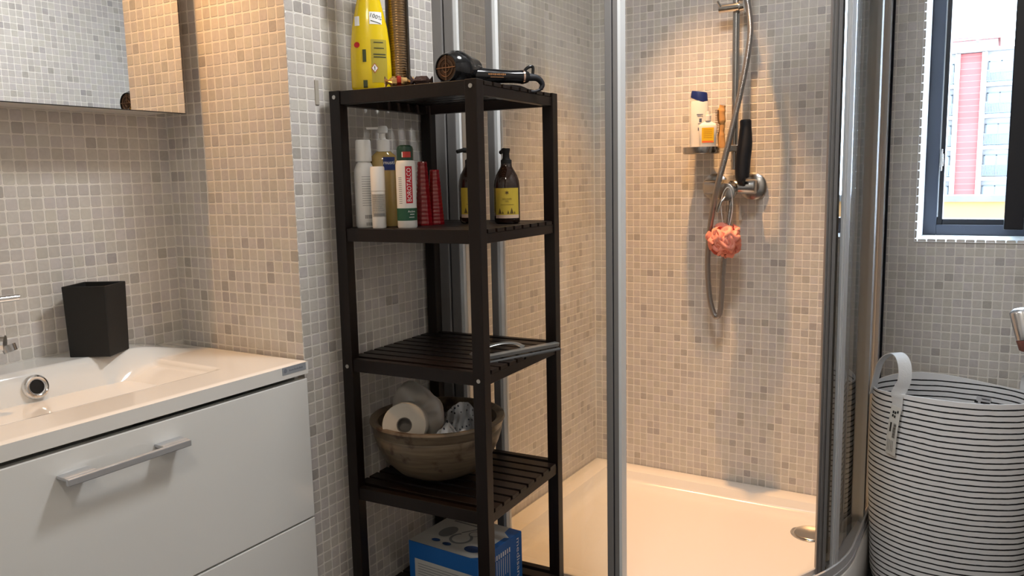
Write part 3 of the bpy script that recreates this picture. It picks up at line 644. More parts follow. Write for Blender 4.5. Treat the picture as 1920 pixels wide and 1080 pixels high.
# ------------------------------------------------------------------ shelving unit
Wd = .37; pw, pd = .0262, .0277; HT = 1.40
rack = thing('shelving_unit', 'dark brown slatted wooden shelving unit with five shelves against the mosaic wall', 'shelf', rk(Wd/2, Wd/2, 0), RY)
def loc(a, b_, z): return (a-Wd/2, Wd/2-b_, z)     # rack local coords (a along wall, b out of wall)
def lbox(mb, a0, a1, b0, b1, z0, z1): return mb.box(a0-Wd/2, a1-Wd/2, Wd/2-b1, Wd/2-b0, z0, z1)
for a0 in (0, Wd-pw):
    for b0 in (0, Wd-pd):
        mb = MB(); lbox(mb, a0, a0+pw, b0, b0+pd, 0, HT); obj('post', mb, WOOD, rack, bevel=.0012)
TOPS = [1.399, 1.1048, .8125, .512, .222]
SCREW = mat('zinc_screw', (.55, .53, .50), .3, metal=.9)
for zt0 in TOPS:
    rt0 = .0285
    for a0, a1 in ((.003, .021), (Wd-.021, Wd-.003)):
        mb = MB(); lbox(mb, a0, a1, pd, Wd-pd, zt0-rt0, zt0); obj('side_rail', mb, WOOD, rack, bevel=.001)
    for b0, b1 in ((.003, .021), (Wd-.021, Wd-.003)):
        mb = MB(); lbox(mb, pw, Wd-pw, b0, b1, zt0-rt0-.0005, zt0-.0085); obj('cross_rail', mb, WOOD, rack, bevel=.001)
    ns = 8; inner0, inner1 = pw, Wd-pw; gap = .0085; sw = (inner1-inner0-gap*(ns+1))/ns
    for i in range(ns):
        a0 = inner0+gap+i*(sw+gap); mb = MB(); lbox(mb, a0, a0+sw, .002, Wd-.002, zt0-.0083, zt0-.0002); obj('slat', mb, WOOD, rack, bevel=.0008)
for zt0 in (TOPS[0], TOPS[2], TOPS[4]):
    for b0 in (pd/2, Wd-pd/2):
        mb = MB(); c_ = np.array(loc(0, b0, zt0-.0125 if zt0 > 1.3 else zt0-.017)); mb.tube([c_+np.array([.002, 0, 0]), c_+np.array([-.0012, 0, 0]), c_+np.array([-.0012, 0, 0])], [.0044, .0044, .002], 14, cap=False)
        obj('screw', mb, SCREW, rack, smooth=30)
        mb = MB(); mb.tube([c_+np.array([.001, 0, 0]), c_+np.array([-.0006, 0, 0])], .0021, 10); obj('screw_socket', mb, INK, rack)
# ------------------------------------------------------------------ things on the top shelf
ZT = TOPS[0]
def on(a, b_, z): p = rk(a, b_, z); return p
# yellow spray bottle
p = on(.060, .071, ZT); ang = aim(p[0], p[1])
yb_t = thing('spray_bottle', 'yellow cleaning spray bottle on the top shelf', 'bottle', p, ang+PI/2)
YEL = mat('yellow_plastic', (.78, .56, .005), .22, coat=.4)
Hb = zat(p[0], p[1], 0)-ZT+.02
prof = [(.90, 0), (1, .008), (1.0, .05), (.97, .09), (.86, .135), (.66, .175), (.50, .205), (.44, .225), (.42, .24)]
b = ell(prof, .0435, .026, 0, 48); b.add([], []); obj('body', b, YEL, yb_t, smooth=60)
b = MB(); b.lathe([(.020, .24), (.020, .262), (.014, .266), (.014, .285)], 24); b.box(-.050, .030, -.011, .011, .283, .312); obj('spray_head', b, mat('white_trigger', (.8, .8, .78), .35), yb_t, bevel=.003)
b = MB(); b.box(-.044, -.036, -.006, .006, .215, .284); obj('trigger', b, mat('red_trigger', (.6, .03, .02), .35), yb_t, bevel=.002)
def ebot(prof, rx, ry):
    zs = [q[1] for q in prof]; rs = [q[0] for q in prof]
    def F(x, z, off=.0005):
        s = np.interp(z, zs, rs); t_ = max(-1, min(1, x/(rx*s+off))); return (x, -(ry*s+off)*math.sqrt(max(0, 1-t_*t_))-.0, z)
    return F
Fy = ebot(prof, .0435, .026)
def edecal(parent, F, items, m, name='label', off=.0006, label=None):
    b = MB()
    for v, f in items: b.add([F(x, y, off) for x, y, _ in v], f)
    return obj(name, b, m, parent, label=label, kind='stuff' if name == 'print' else None)
def gridrect(w, h, cx, cy, n=8, mz_=6):
    v = [(cx-w/2+w*i/n, cy-h/2+h*j/mz_, 0) for j in range(mz_+1) for i in range(n+1)]
    return v, [(j*(n+1)+i, j*(n+1)+i+1, (j+1)*(n+1)+i+1, (j+1)*(n+1)+i) for j in range(mz_) for i in range(n)]
OLIVE = mat('olive_print_panel', (.42, .33, .03), .4)
edecal(yb_t, Fy, [gridrect(.033, .090, .0175, .062)], OLIVE, off=.0004)
# white 100% cartouche
def arcpoly(pts, n=1): return [(x, y, 0) for x, y in pts], [tuple(range(len(pts)))]
edecal(yb_t, Fy, [gridrect(.026, .026, .013, .152)], WHITEINK, off=.0006)
edecal(yb_t, Fy, [gridrect(.010, .020, -.026, .146)], WHITEINK, off=.0006)
v, f = text('100%', .0125); edecal(yb_t, Fy, [shift(turn((v, f), -.28), .0135, .1545)], INK, 'lettering', .001)
edecal(yb_t, Fy, [shift(turn(gridrect(.022, .0016, 0, 0), -.28), .013, .1435), gridrect(.020, .0018, .017, .101), gridrect(.021, .0015, .018, .089), gridrect(.026, .0022, .0185, .076), gridrect(.026, .0022, .019, .0705), gridrect(.0075, .026, -.0135, .073), gridrect(.009, .016, -.0135, .014)], mat('dark_green_ink', (.05, .06, .02), .5), 'print', .001)
v, f = [(-.008, 0, 0), (0, -.0105, 0), (.008, 0, 0), (0, .0105, 0)], [(0, 1, 2, 3)]
edecal(yb_t, Fy, [shift((v, f), .0075, .047)], mat('hazard_red', (.45, .12, .08), .5), 'hazard_diamond', .0009)
edecal(yb_t, Fy, [shift(([(x*.75, y*.75, 0) for x, y, _ in v], f), .0075, .047)], WHITEINK, 'hazard_diamond', .0012)
edecal(yb_t, Fy, [gridrect(.0016, .006, .0075, .0485, 1, 1), gridrect(.0016, .0015, .0075, .0435, 1, 1)], INK, 'hazard_mark', .0015)
v, f = disc(.006); edecal(yb_t, Fy, [shift((v, f), -.0285, .096)], mat('red_emblem', (.55, .02, .02), .4), 'emblem', .001)
# gold tube with rings
p = on(.120, .101, ZT); r_ = .0235
gt = thing('gold_tube', 'tall gold foil wrapped tube standing behind the yellow spray bottle', 'tube', p, 0)
GOLD = mat('gold_foil', (.34, .21, .085), .25, metal=.85, noise=.15, nscale=30)
b = MB(); prof_ = []
for i in range(56): prof_ += [(r_-.0004, i*.0055), (r_, i*.0055+.001), (r_, i*.0055+.0045)]
b.lathe(prof_, 40); obj('stack', b, GOLD, gt, smooth=30)
b = MB(); b.lathe([(r_+.002, 0), (r_+.002, .31)], 40, cap=False); obj('clear_sleeve', b, glass_mat('clear_film', (.98, .96, .92), .0, .04), gt, smooth=60)
# wrapped candies
for (a_, b_, rz, lab, sx_) in ((.040, .158, .4, 'gold and red foil wrapped sweet in front of the spray bottle', 1.), (.055, .205, -.5, 'dark foil wrapped sweet at the foot of the gold tube', .75)):
    p = on(a_, b_, ZT); c = thing('wrapped_sweet', lab, 'sweet', p, aim(p[0], p[1])+PI/2+rz*.3)
    b = MB(); rg = random.Random(int(a_*1e4))
    def PC(i, j):
        a = 2*PI*i/18; x = (j/8-.5)*2; r = (.012 if abs(x) < .55 else (.004 if abs(x) < .8 else .013))*(1+.15*rg.uniform(-1, 1)); return (x*.030*sx_, r*math.cos(a)*.9, .0125+r*math.sin(a)*.85)
    b.grid(PC, 18, 9, closeu=True); obj('wrapper', b, mat('crinkled_gold', (.75, .48, .20), .18, metal=.9) if sx_ == 1 else mat('crinkled_dark', (.12, .08, .07), .2, metal=.7), c, smooth=20)
    if sx_ == 1:
        b = MB()
        def PR(i, j):
            a = 2*PI*i/18; return (-.006+j*.009, .0128*math.cos(a), .013+.0125*math.sin(a))
        b.grid(PR, 18, 2, closeu=True); obj('band', b, mat('red_foil', (.5, .05, .03), .2, metal=.8), c, smooth=40)
# hair dryer, lying on its side
A0 = on(.074, .256, ZT+.037); A1 = on(.160, .267, ZT+.0375)
hd = thing('hair_dryer', 'glossy black hair dryer lying on the top shelf with its cord', 'hair dryer', on(.15, .28, ZT))
vd = A1-A0; L_ = np.linalg.norm(vd); vd = vd/L_
b = MB(); ss_ = np.linspace(0, 1, 14); rad_ = [.0275, .033, .0355, .0375, .0385, .0385, .0375, .036, .034, .0325, .031, .030, .029, .028]
b.tube([A0+vd*L_*s for s in ss_], rad_, 32); obj('barrel', b, BLACK_G, hd, world=True, smooth=50)
b = MB(); b.rev(A0, vd, [(.0258, .0), (.0265, -.004), (.0285, -.004), (.031, .006)]); obj('grille_ring', b, BLACK_G, hd, world=True, smooth=40)
b = MB(); b.tube([A0-vd*.002, A0-vd*.001], .0255, 28); gr = obj('grille', b, mat('bronze_mesh', (.07, .038, .022), .4, metal=.6, noise=.5, nscale=900), hd, world=True)
up_ = np.array([0, 0, 1.]); sd_ = np.cross(vd, up_); sd_ /= np.linalg.norm(sd_)
b = MB(); q = A0-vd*.0035
for d_ in (up_, sd_): b.tube([q-d_*.0255, q+d_*.0255], .0012, 6)
for r1 in (.009, .018):
    b.tube([q+r1*(math.cos(t_)*up_+math.sin(t_)*sd_) for t_ in np.linspace(0, 2*PI, 25)], .0008, 5)
obj('grille_bars', b, mat('bronze_bar', (.20, .115, .07), .35, metal=.8), hd, world=True, smooth=60)
H0 = on(.142, .278, ZT+.026); H1 = on(.235, .362, ZT+.026)
hp_ = catmull([H0, H0*.6+H1*.4, H0*.2+H1*.8, H1], 5); b = MB(); b.tube(hp_, [.0215, .021, .0205, .0195, .0185, .018, .017, .0165, .016, .016, .0165, .017, .017, .017, .016, .014], 20, flat=.85); obj('handle', b, BLACK_G, hd, world=True, smooth=50)
hv = (H1-H0)/np.linalg.norm(H1-H0); side = np.array([-hv[1], hv[0], 0]); side = side if np.dot(side, CAM-H0) > 0 else -side
b = MB(); q = H0*.62+H1*.38+side*.0208+np.array([0, 0, .002])
for i in range(9): g_ = gridrect(.0034, .0030+.001*(i % 2), -.018+i*.0045, 0, 1, 1); b.add([q+hv*x+up_*y for x, y, _ in g_[0]], g_[1])
b.add([q+hv*x+up_*(y-.006) for x, y, _ in gridrect(.030, .0012, 0, 0, 1, 1)[0]], gridrect(.030, .0012, 0, 0, 1, 1)[1]); obj('lettering', b, mat('copper_print', (.42, .20, .08), .35, metal=.4), hd, world=True, kind='stuff')
b = MB(); q = H0*.10+H1*.90; b.tube([q-hv*.002, q+hv*.002], .0172, 20, flat=.9); obj('band', b, mat('rose_metal', (.7, .5, .4), .2, metal=1.), hd, world=True, smooth=50)
b = MB(); b.tube(catmull([H1-hv*.012+up_*.008, H1+hv*.0+up_*.020, H1+hv*.012+up_*.022, H1+hv*.012+up_*.006], 6), .0035, 10); obj('hanging_loop', b, BLACK_G, hd, world=True, smooth=60)
cpx = [H1, H1+hv*.022+up_*(-.002), H1+hv*.034+up_*(-.014), H1+hv*.030+up_*(-.026)+0*side]
b = MB(); cp = catmull(cpx, 8); b.tube(cp, [.0085-.004*i/len(cp) for i in range(len(cp))], 12); obj('strain_relief', b, RUBBER, hd, world=True, smooth=60)
cpt = [cpx[-1], H1+hv*.010+up_*(-.031)+side*.0, on(.225, .345, ZT+.005), on(.175, .325, ZT+.004), on(.20, .27, ZT+.004), on(.255, .25, ZT+.014), on(.245, .20, ZT+.030), on(.19, .19, ZT+.036), on(.17, .225, ZT+.04), on(.23, .24, ZT+.035), on(.26, .22, ZT+.02), on(.22, .18, ZT+.02), on(.17, .18, ZT+.028), on(.18, .22, ZT+.046), on(.245, .235, ZT+.03), on(.27, .2, ZT+.005)]
b = MB(); b.tube(catmull(cpt, 9), .0033, 10); obj('cord', b, RUBBER, hd, world=True, smooth=60)
q = on(.262, .262, ZT); b = MB(); b.tube([q+up_*.012, q+up_*.036], .009, 12); obj('plug', b, RUBBER, hd, world=True, smooth=50)
# ------------------------------------------------------------------ second shelf
Z2 = TOPS[1]
def stand(a, b_, z): p = on(a, b_, z); return p, aim(p[0], p[1])
def hline(n, w, z0, dz, r, ang, x0=0., jit=3):
    out = []; rg = random.Random(jit)
    for i in range(n): ww = w*rg.uniform(.75, 1.); out.append(wrap(rect(ww, .0009, x0-(w-ww)/2, -i*dz, 6), r, ang, z0))
    return out
# tall white bottle
p, an = stand(.052, .045, Z2); h = zat(p[0], p[1], 262)-Z2; r = .0225
t_ = thing('white_lotion_bottle', 'tall white bottle with screw cap at the far left of the second shelf', 'bottle', p)
b = MB(); b.lathe([(r*.92, 0), (r, .004), (r, h*.60), (r*.96, h*.66), (r*.72, h*.735), (r*.62, h*.75), (r*.62, h*.77), (0, h*.77)], 36); obj('body', b, PLW, t_, smooth=40)
b = MB(); b.lathe([(r*.80, h*.755), (r*.80, h*.76), (r*.74, h*.985), (r*.66, h), (0, h)], 32); obj('cap', b, PLW, t_, smooth=40)
decal(t_, 'print', hline(13, .024, h*.58, .0052, r, an+.25)+[wrap(rect(.0016, .008, -.010+i*.0027, -.072+h*.5), r, an+.4, 0) for i in range(9)]+[wrap(rect(.0014, .007, -.008+i*.0025, -.088+h*.5), r, an+.4, 0) for i in range(8)], GREYINK)
# roll-on
p, an = stand(.034, .095, Z2); h = zat(p[0], p[1], 312)-Z2; r = .0152
t_ = thing('roll_on_bottle', 'small white roll-on bottle with grey text, front left of the second shelf', 'bottle', p)
b = MB(); b.lathe([(r*.95, 0), (r, .002), (r, h*.60), (0, h*.60)], 32); obj('body', b, PLW, t_, smooth=40)
b = MB(); b.lathe([(r*1.02, h*.605), (r*1.02, h*.98), (r*.95, h), (0, h)], 32); obj('cap', b, PLW, t_, smooth=40)
decal(t_, 'label', [wrap(rect(.034, h*.37, 0, h*.37, 14), r, an, 0)], mat('grey_label', (.42, .40, .36), .6, noise=.35, nscale=500))
decal(t_, 'print', hline(9, .028, h*.53, .0040, r+.0003, an, 0, 5)+[wrap(rect(.026, .006, .001, h*.22), r+.0003, an, 0)], GREYINK)
# oil pump bottle
p, an = stand(.100, .064, Z2); h = zat(p[0], p[1], 236)-Z2; r = .0300
t_ = thing('oil_pump_bottle', 'clear bottle of golden bath oil with a white pump, behind the others', 'bottle', p, an+PI/2)
OIL = mat('golden_oil', (.42, .29, .10), .12, coat=.6, sub=.1)
b = MB(); b.lathe([(.92, 0), (1, .005), (1, h*.64), (.93, h*.70), (.55, h*.745), (.52, h*.75), (0, h*.75)], 40, sx=r, sy=r*.75); obj('body', b, OIL, t_, smooth=40)
b = MB(); b.lathe([(.0145, h*.745), (.0145, h*.86), (.012, h*.865), (.006, h*.87), (.006, h*.925), (.0115, h*.93), (.0115, h*.98), (.009, h), (0, h)], 28); b.box(-.036, 0, -.005, .005, h*.965, h*.99); obj('pump', b, PLW, t_, smooth=40, bevel=.0008)
NAVY = mat('navy_label', (.015, .035, .16), .4)
def zf(vf, z): return [(x, y+z, 0) for x, y, _ in vf[0]], vf[1]
Fo = lambda x, z, off: (x, -(r*.75+off)*math.sqrt(max(0, 1-(x/(r+.001))**2)), z)
edecal(t_, Fo, [gridrect(.026, h*.13, .011, h*.625, 10, 3)], NAVY, off=.0008)
v, f = text('musti', .0115); edecal(t_, Fo, [shift((v, f), .011, h*.635)], WHITEINK, 'lettering', .0014)
# deodorant can
p, an = stand(.056, .154, Z2); h = zat(p[0], p[1], 272)-Z2; r = .0212
t_ = thing('deodorant_can', 'white deodorant spray can with a red label and dark green cap', 'spray can', p)
b = MB(); b.lathe([(r*.94, 0), (r, .003), (r, h*.76), (r*.93, h*.80), (r*.86, h*.815), (0, h*.815)], 40); obj('can', b, PLW, t_, smooth=40)
b = MB(); b.lathe([(r*.84, h*.812), (r*.84, h*.95), (r*.76, h*.985), (r*.5, h), (0, h)], 36); cp_ = obj('cap', b, mat('dark_green_cap', (.012, .05, .03), .35), t_, smooth=40)
decal(cp_, 'sticker', [wrap(rect(.020, .012, .003, h*.885), r*.84, an, 0)], mat('red_sticker', (.50, .04, .03), .4))
decal(cp_, 'sticker', [wrap(rect(.0022, .011, -.006, h*.885), r*.845, an, 0)], WHITEINK)
zl, zh = h*.30, h*.745; zc2 = (zl+zh)/2; RED = mat('red_label', (.50, .012, .025), .35)
decal(t_, 'label', [wrap(rect(.0150, zh-zl, .0065, zc2), r, an, 0)], RED)
v, f = text('BOROTALCO', .0125); w_ = max(x for x, _, _ in v)-min(x for x, _, _ in v); s_ = (zh-zl)*.90/w_
decal(t_, 'lettering', [wrap(shift(turn(([(x*s_, y*1.05, z) for x, y, z in v], f), PI/2), .0066, zc2), r, an, 0, .0009)], WHITEINK, label='BOROTALCO in white on red')
GRN = mat('green_band', (.015, .085, .045), .4)
decal(t_, 'band', [wrap(rect(2*PI*r*.98, h*.15, 0, h*.165, 40), r, an, 0)], GRN)
v, f = text('Active', .0065); v2, f2 = text('48h', .0055)
decal(t_, 'lettering', [wrap(shift((v, f), .010, h*.20), r, an, 0, .0009), wrap(rect(.010, .0012, .011, h*.165), r, an, 0, .0009), wrap(rect(.012, .0010, .010, h*.13), r, an, 0, .0009)], WHITEINK)
decal(t_, 'print', [wrap(rect(.008, .0010, -.0135, h*.30+i*.0042), r, an, 0) for i in range(14)], GREYINK)
# red ribbed cups
REDG = mat('ruby_plastic', (.22, .003, .008), .12, coat=.6, sub=.1)
for (a, b_, vt, lab, gx) in ((.140, .140, 303, 'red ribbed conical cup, the taller one behind', 0), (.179, .146, 318, 'red ribbed conical cup, the lower one nearest the corner post', 1)):
    p, an = stand(a, b_, Z2); h = zat(p[0], p[1], vt)-Z2
    t_ = thing('ribbed_cup', lab, 'cup', p, .3, 'red ribbed cups on the second shelf')
    b = MB(); nv_ = 15
    def PQ(i, j):
        z = h*j/(nv_*4); rr = .0200-.0095*(j/(nv_*4)); lob = .0011*abs(math.sin(8*PI*i/64*2/2)); ribz = .0009*abs(math.sin(PI*j/4)); return ((rr+ribz-lob)*math.cos(2*PI*i/64), (rr+ribz-lob)*math.sin(2*PI*i/64), z)
    b.grid(PQ, 64, nv_*4+1, closeu=True); b.f.append(tuple(range(nv_*4*64, nv_*4*64+64))); b.mi.append(0); b.f.append(tuple(range(64))[::-1]); b.mi.append(0)
    obj('cone', b, REDG, t_, smooth=35)
# two brown bottles
AMB = mat('amber_glass', (.018, .007, .004), .08, coat=.5); YLAB = mat('mustard_label', (.50, .36, .035), .5, noise=.05)
def brown(a, b_, rz, lab, du):
    p, an = stand(a, b_, Z2); h = zat(p[0], p[1], 278)-Z2; r = .0295
    t_ = thing('brown_pump_bottle', lab, 'bottle', p, 0, 'dark soap bottles on the second shelf')
    b = MB(); b.lathe([(r*.85, 0), (r*.97, .004), (r, .012), (r, h*.50), (r*.96, h*.57), (r*.82, h*.65), (r*.58, h*.72), (r*.45, h*.76), (r*.42, h*.80), (0, h*.80)], 44); obj('body', b, AMB, t_, smooth=50)
    b = MB(); b.lathe([(.0125, h*.735), (.0125, h*.845), (.0105, h*.85), (.008, h*.87), (.0075, h*.93), (.0095, h*.985), (.0085, h), (0, h)], 28)
    d = np.array([math.cos(rz), math.sin(rz), 0]); b.tube(catmull([np.array([0, 0, h*.965]), d*.018+np.array([0, 0, h*.975]), d*.036+np.array([0, 0, h*.955])], 5), [.006]*6+[.0045]*5, 10); obj('pump', b, BLACK_M, t_, smooth=40)
    A = an+du
    decal(t_, 'label', [wrap(rect(.060, h*.40, 0, h*.275, 24), r, A, 0)], YLAB)
    decal(t_, 'label_strip', [wrap(rect(.060, h*.045, 0, h*.098, 24), r, A, 0, .0008)], mat('pinkish_strip', (.55, .40, .30), .5))
    INKB = mat('brown_ink', (.10, .06, .01), .6); items = []
    for k_ in range(6):
        items.append(wrap(shift(turn(([(-.0016, 0, 0), (0, .0055, 0), (.0016, 0, 0), (0, -.002, 0)], [(0, 1, 2, 3)]), k_*PI/3), 0, h*.415), r, A, 0, .0009))
    v, f = text('SHOWER', .0050); items.append(wrap(shift((v, f), 0, h*.330), r, A, 0, .0009)); v, f = text('GEL', .0050); items.append(wrap(shift((v, f), 0, h*.300), r, A, 0, .0009))
    for k_, (x, s) in enumerate(((-.017, 1.2), (-.010, .6), (.002, .7), (.010, 1.2), (.017, .6))):
        items.append(wrap(([(x-.0035*s, h*.135, 0), (x+.0035*s, h*.135, 0), (x, h*.135+.014*s*.8, 0)], [(0, 1, 2)]), r, A, 0, .0009))
    items.append(wrap(rect(.030, .0008, 0, h*.255), r, A, 0, .0009)); decal(t_, 'print', items, INKB)
brown(.236, .303, .9, 'dark brown soap bottle with a mustard label and black pump, in full view', 0)
brown(.252, .199, 2.75, 'dark brown soap bottle mostly hidden behind the nearest rack post', .1)
# ------------------------------------------------------------------ squeegee on the third shelf
Z3 = TOPS[2]
sq = thing('window_squeegee', 'silver shower squeegee lying on the middle shelf', 'squeegee', on(.26, .33, Z3))
SIL = mat('squeegee_alu', (.50, .50, .48), .35, metal=.85)
e0 = on(.100, .315, Z3+.011); e1 = on(.278, .402, Z3+.014); dv = (e1-e0)/np.linalg.norm(e1-e0); nv2 = np.cross(dv, up_); nvb = nv2*(1 if np.dot(nv2, CAM-e0) < 0 else -1)
b = MB(); b.obox(e0-nv2*.009-up_*.007, (e1-e0), nv2*.018, up_*.010+nv2*.004); obj('blade_holder', b, SIL, sq, world=True, bevel=.002)
b = MB(); b.obox(e0+nv2*.008-up_*.012, (e1-e0), nv2*.009-up_*.002, up_*.003); obj('rubber_blade', b, mat('grey_rubber', (.08, .08, .08), .6), sq, world=True)
mid = e0*.48+e1*.52
b = MB(); b.tube(catmull([mid+nvb*.004+up_*.006, mid+nvb*.030-dv*.006+up_*.010, mid+nvb*.052-dv*.030+up_*.009, mid+nvb*.060-dv*.070+up_*.003, mid+nvb*.050-dv*.105-up_*.003], 8), .0085, 12, flat=.35, up=(0, 0, 1)); obj('handle', b, SIL, sq, world=True, smooth=60)
# ------------------------------------------------------------------ bowl, rolls and dotted bag
Z4 = TOPS[3]
p = on(.162, .143, Z4); R0 = .160; Hh = .142
bw = thing('stoneware_bowl', 'large grey brown stoneware bowl on the fourth shelf', 'bowl', p)
k = NB('stoneware_glaze', color=(.18, .13, .085), rough=.35); tcn = k.n('TexCoord'); mpn = k.n('Mapping'); mpn.inputs['Scale'].default_value = (3, 3, 38); k.l(tcn.outputs['Object'], mpn.inputs['Vector'])
n1 = k.n('TexNoise'); n1.inputs['Scale'].default_value = 3.2; n1.inputs['Detail'].default_value = 7; k.l(mpn.outputs['Vector'], n1.inputs['Vector'])
n2 = k.n('TexNoise'); n2.inputs['Scale'].default_value = 28; n2.inputs['Detail'].default_value = 5; k.l(tcn.outputs['Object'], n2.inputs['Vector'])
c1 = k.mix(n1.outputs['Fac'], (.040, .025, .015), (.25, .19, .125)); rp = k.n('ValToRGB'); rp.color_ramp.elements[0].position = .56; rp.color_ramp.elements[1].position = .70; k.l(n2.outputs['Fac'], rp.inputs[0])
k.l(k.mix(rp.outputs['Color'], c1, (.045, .024, .014)), k.b.inputs['Base Color']); STONE = k.m
prof = [(.050, 0), (.062, .003), (.098, .020), (.128, .050), (.144, .085), (.152, .112), (.150, .117), (.153, .122), (.156, .132), (R0, .139), (R0-.002, .144), (R0-.010, .1445), (R0-.020, .138), (.136, .10), (.115, .055), (.07, .02), (0, .012)]
b = MB(); b.lathe(prof, 64); obj('bowl', b, STONE, bw, smooth=50)
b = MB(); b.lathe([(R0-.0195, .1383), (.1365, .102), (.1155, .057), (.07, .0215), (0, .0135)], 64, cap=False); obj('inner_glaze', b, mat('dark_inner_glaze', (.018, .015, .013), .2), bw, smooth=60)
# toilet roll
PV = np.array([CAM[0], CAM[1]])
tr = np.array(at(758, 797, 1, p[1]+.0)); ca = np.array([-.80, -.50, .20]); ca /= np.linalg.norm(ca)
rl = thing('toilet_roll', 'white toilet roll standing in the stoneware bowl', 'toilet roll', tr-ca*(-.0)+np.array([0, 0, -.052]))
b = MB(); b.rev(tr, ca, [(.0165, -.088), (.048, -.088), (.0495, -.086), (.0495, -.002), (.048, 0), (.0175, 0), (.0165, -.002), (.0165, -.087)], 48); obj('paper', b, mat('roll_paper', (.50, .46, .40), .9, bump=.2, nscale=60), rl, world=True, smooth=40)
b = MB(); b.rev(tr, ca, [(.0168, .0002), (.0155, .0002), (.0155, -.02), (.0001, -.02)]); obj('core', b, mat('cardboard_core', (.17, .155, .14), .9), rl, world=True, smooth=40)
# plastic wrapped pack behind it
pk = tr+np.array([.055, .030, .012])
b = MB(); rg = random.Random(9)
ta = np.cross(ca, up_); ta /= np.linalg.norm(ta); tb = np.cross(ta, ca)
for (c0, r0, sq_, dep) in ((np.array([.035, .012, .004]), .062, 1.16, .05),):
    def PB(i, j):
        a = 2*PI*i/48; s = j/10
        rr = r0*(1+.16*max(0, math.cos(a-1.9))**6+.05*math.sin(3*a+s*2)+.02*math.sin(9*a+5*s))*(math.sin(min(1., .06+s*1.3)*PI/2))*(1 if s < .9 else .95)
        q = tr+c0+ta*(-.010)+ta*(rr*math.cos(a)*-1)+tb*(rr*math.sin(a)*sq_)+ca*(-.022-s*dep-.004*math.sin(5*a)); return q
    b.grid(PB, 48, 11, closeu=True)
wrp = tag(obj('wrapped_pack', b, mat('milky_wrap', (.40, .37, .33), .3, coat=.3, sub=.1), smooth=50), 'milky plastic wrapped pad pack leaning behind the toilet roll', 'package')
b = MB()
for rr0 in (.056, .049, .0415):
    pass
# polka dot bag
k = NB('dotted_plastic', color=(.75, .76, .78), rough=.35); tcn = k.n('TexCoord'); vr = k.n('TexVoronoi'); vr.inputs['Scale'].default_value = 78; vr.inputs['Randomness'].default_value = .35; k.l(tcn.outputs['Object'], vr.inputs['Vector'])
lt = k.math('LESS_THAN', vr.outputs['Distance'], .22); k.l(k.mix(lt, (.66, .67, .69), (.012, .016, .035)), k.b.inputs['Base Color']); DOT = k.m
def crumple(name, lab, c, rx, rz, seed, top, cat='bag'):
    """crumpled film sheet: ridged sheet facing the camera with pointed folds"""
    u_ = np.array([.52, -.853, 0]); w_ = np.array([-.853, -.52, 0]); b = MB(); rg = np.random.default_rng(seed); ph = rg.uniform(0, 6, 8)
    def PG(i, j):
        s = i/40*2-1; t = j/30
        y = top(s)*t; dep = .020*math.cos(s*1.4)*(1-.5*t)+.009*math.sin(5*s+ph[0]+3*t)+.006*abs(math.sin(7*s*t+ph[1]))*2+.005*math.sin(11*t+4*s+ph[2])+.004*math.sin(17*s-6*t+ph[3])
        return c+u_*(s*rx)+w_*dep+np.array([0, 0, y*rz])
    b.grid(PG, 41, 31)
    def PH(i, j):
        q = PG(i, j); s = i/40*2-1; t = j/30; return q-w_*(.055*(1-t)**.6*(1-s*s)**.5+.001)
    b.grid(PH, 41, 31)
    o = obj(name, b, DOT, smooth=45); return tag(o, lab, cat)
cb = at(848, 828, 1, p[1]-.03)
crumple('dotted_bag', 'large crumpled white plastic bag with dark polka dots at the back of the bowl', at(862, 822, 1, p[1]+.005), .052, .092, 3, lambda s: .93+.12*math.sin(3.3*s+1.2)-.25*max(0, -s-.45)-.12*max(0, s)*math.sin(9*s))
crumple('dotted_bag', 'small twisted polka dot bag in front, next to the toilet roll', at(840, 835, 1, p[1]-.055), .050, .050, 8, lambda s: .72+.45*math.exp(-((s-.05)/.35)**2)+.28*math.exp(-((s-.75)/.2)**2)-.15*abs(s))
# ------------------------------------------------------------------ blue box on the lowest visible shelf
Z5 = TOPS[4]
P1 = at(766, 1012, 2, .352); P3 = at(978, 995, 2, .352)
bx_, by_ = .168, .205; BR = RY-.03
ctr = (P1[:2]+P3[:2])/2
box = thing('device_box', 'blue cardboard box with white printed top on the lowest shelf', 'box', (ctr[0], ctr[1], Z5), 0)
d13 = P3[:2]-P1[:2]; Ld = np.linalg.norm(d13); by2 = .205; bx2 = math.sqrt(max(.01, Ld**2-by2**2)); ang = math.atan2(d13[1], d13[0])-math.atan2(-by2, bx2); box.rotation_euler = (0, 0, ang)
bh = .352-Z5; BLUE = mat('box_blue', (.008, .115, .40), .45)
b = MB(); b.box(-bx2/2, bx2/2, -by2/2, by2/2, 0, bh); obj('carton', b, BLUE, box, bevel=.0012)
DGREY = mat('grey_photo_print', (.17, .18, .19), .6); BWH = mat('box_white_print', (.50, .50, .48), .5)
b = MB(); X0, X1_, Y0, Y1_ = -bx2/2, bx2/2, -by2/2, by2/2; zt5 = bh+.0006
b.add([(X0+.001, Y1_-.001, zt5), (X0+.001, Y0+.020, zt5), (X0+.016, Y0+.001, zt5), (X0+.030, Y0+.014, zt5), (X1_-.055, Y0+.014, zt5), (X1_-.050, Y0+.004, zt5), (X1_-.030, Y0+.030, zt5), (X1_-.002, Y0+.034, zt5), (X1_-.002, Y1_-.001, zt5)], [tuple(range(9))]); obj('top_print', b, BWH, box)
b = MB()
def toppoly(pts, dz=.0005): b.add([(x, y, zt5+dz) for x, y in pts], [tuple(range(len(pts)))])
def ell2(cx, cy, rx, ry, n=24): return [(cx+rx*math.cos(2*PI*k_/n), cy+ry*math.sin(2*PI*k_/n)) for k_ in range(n)]
toppoly(ell2(X0+.085, Y1_-.055, .030, .020))
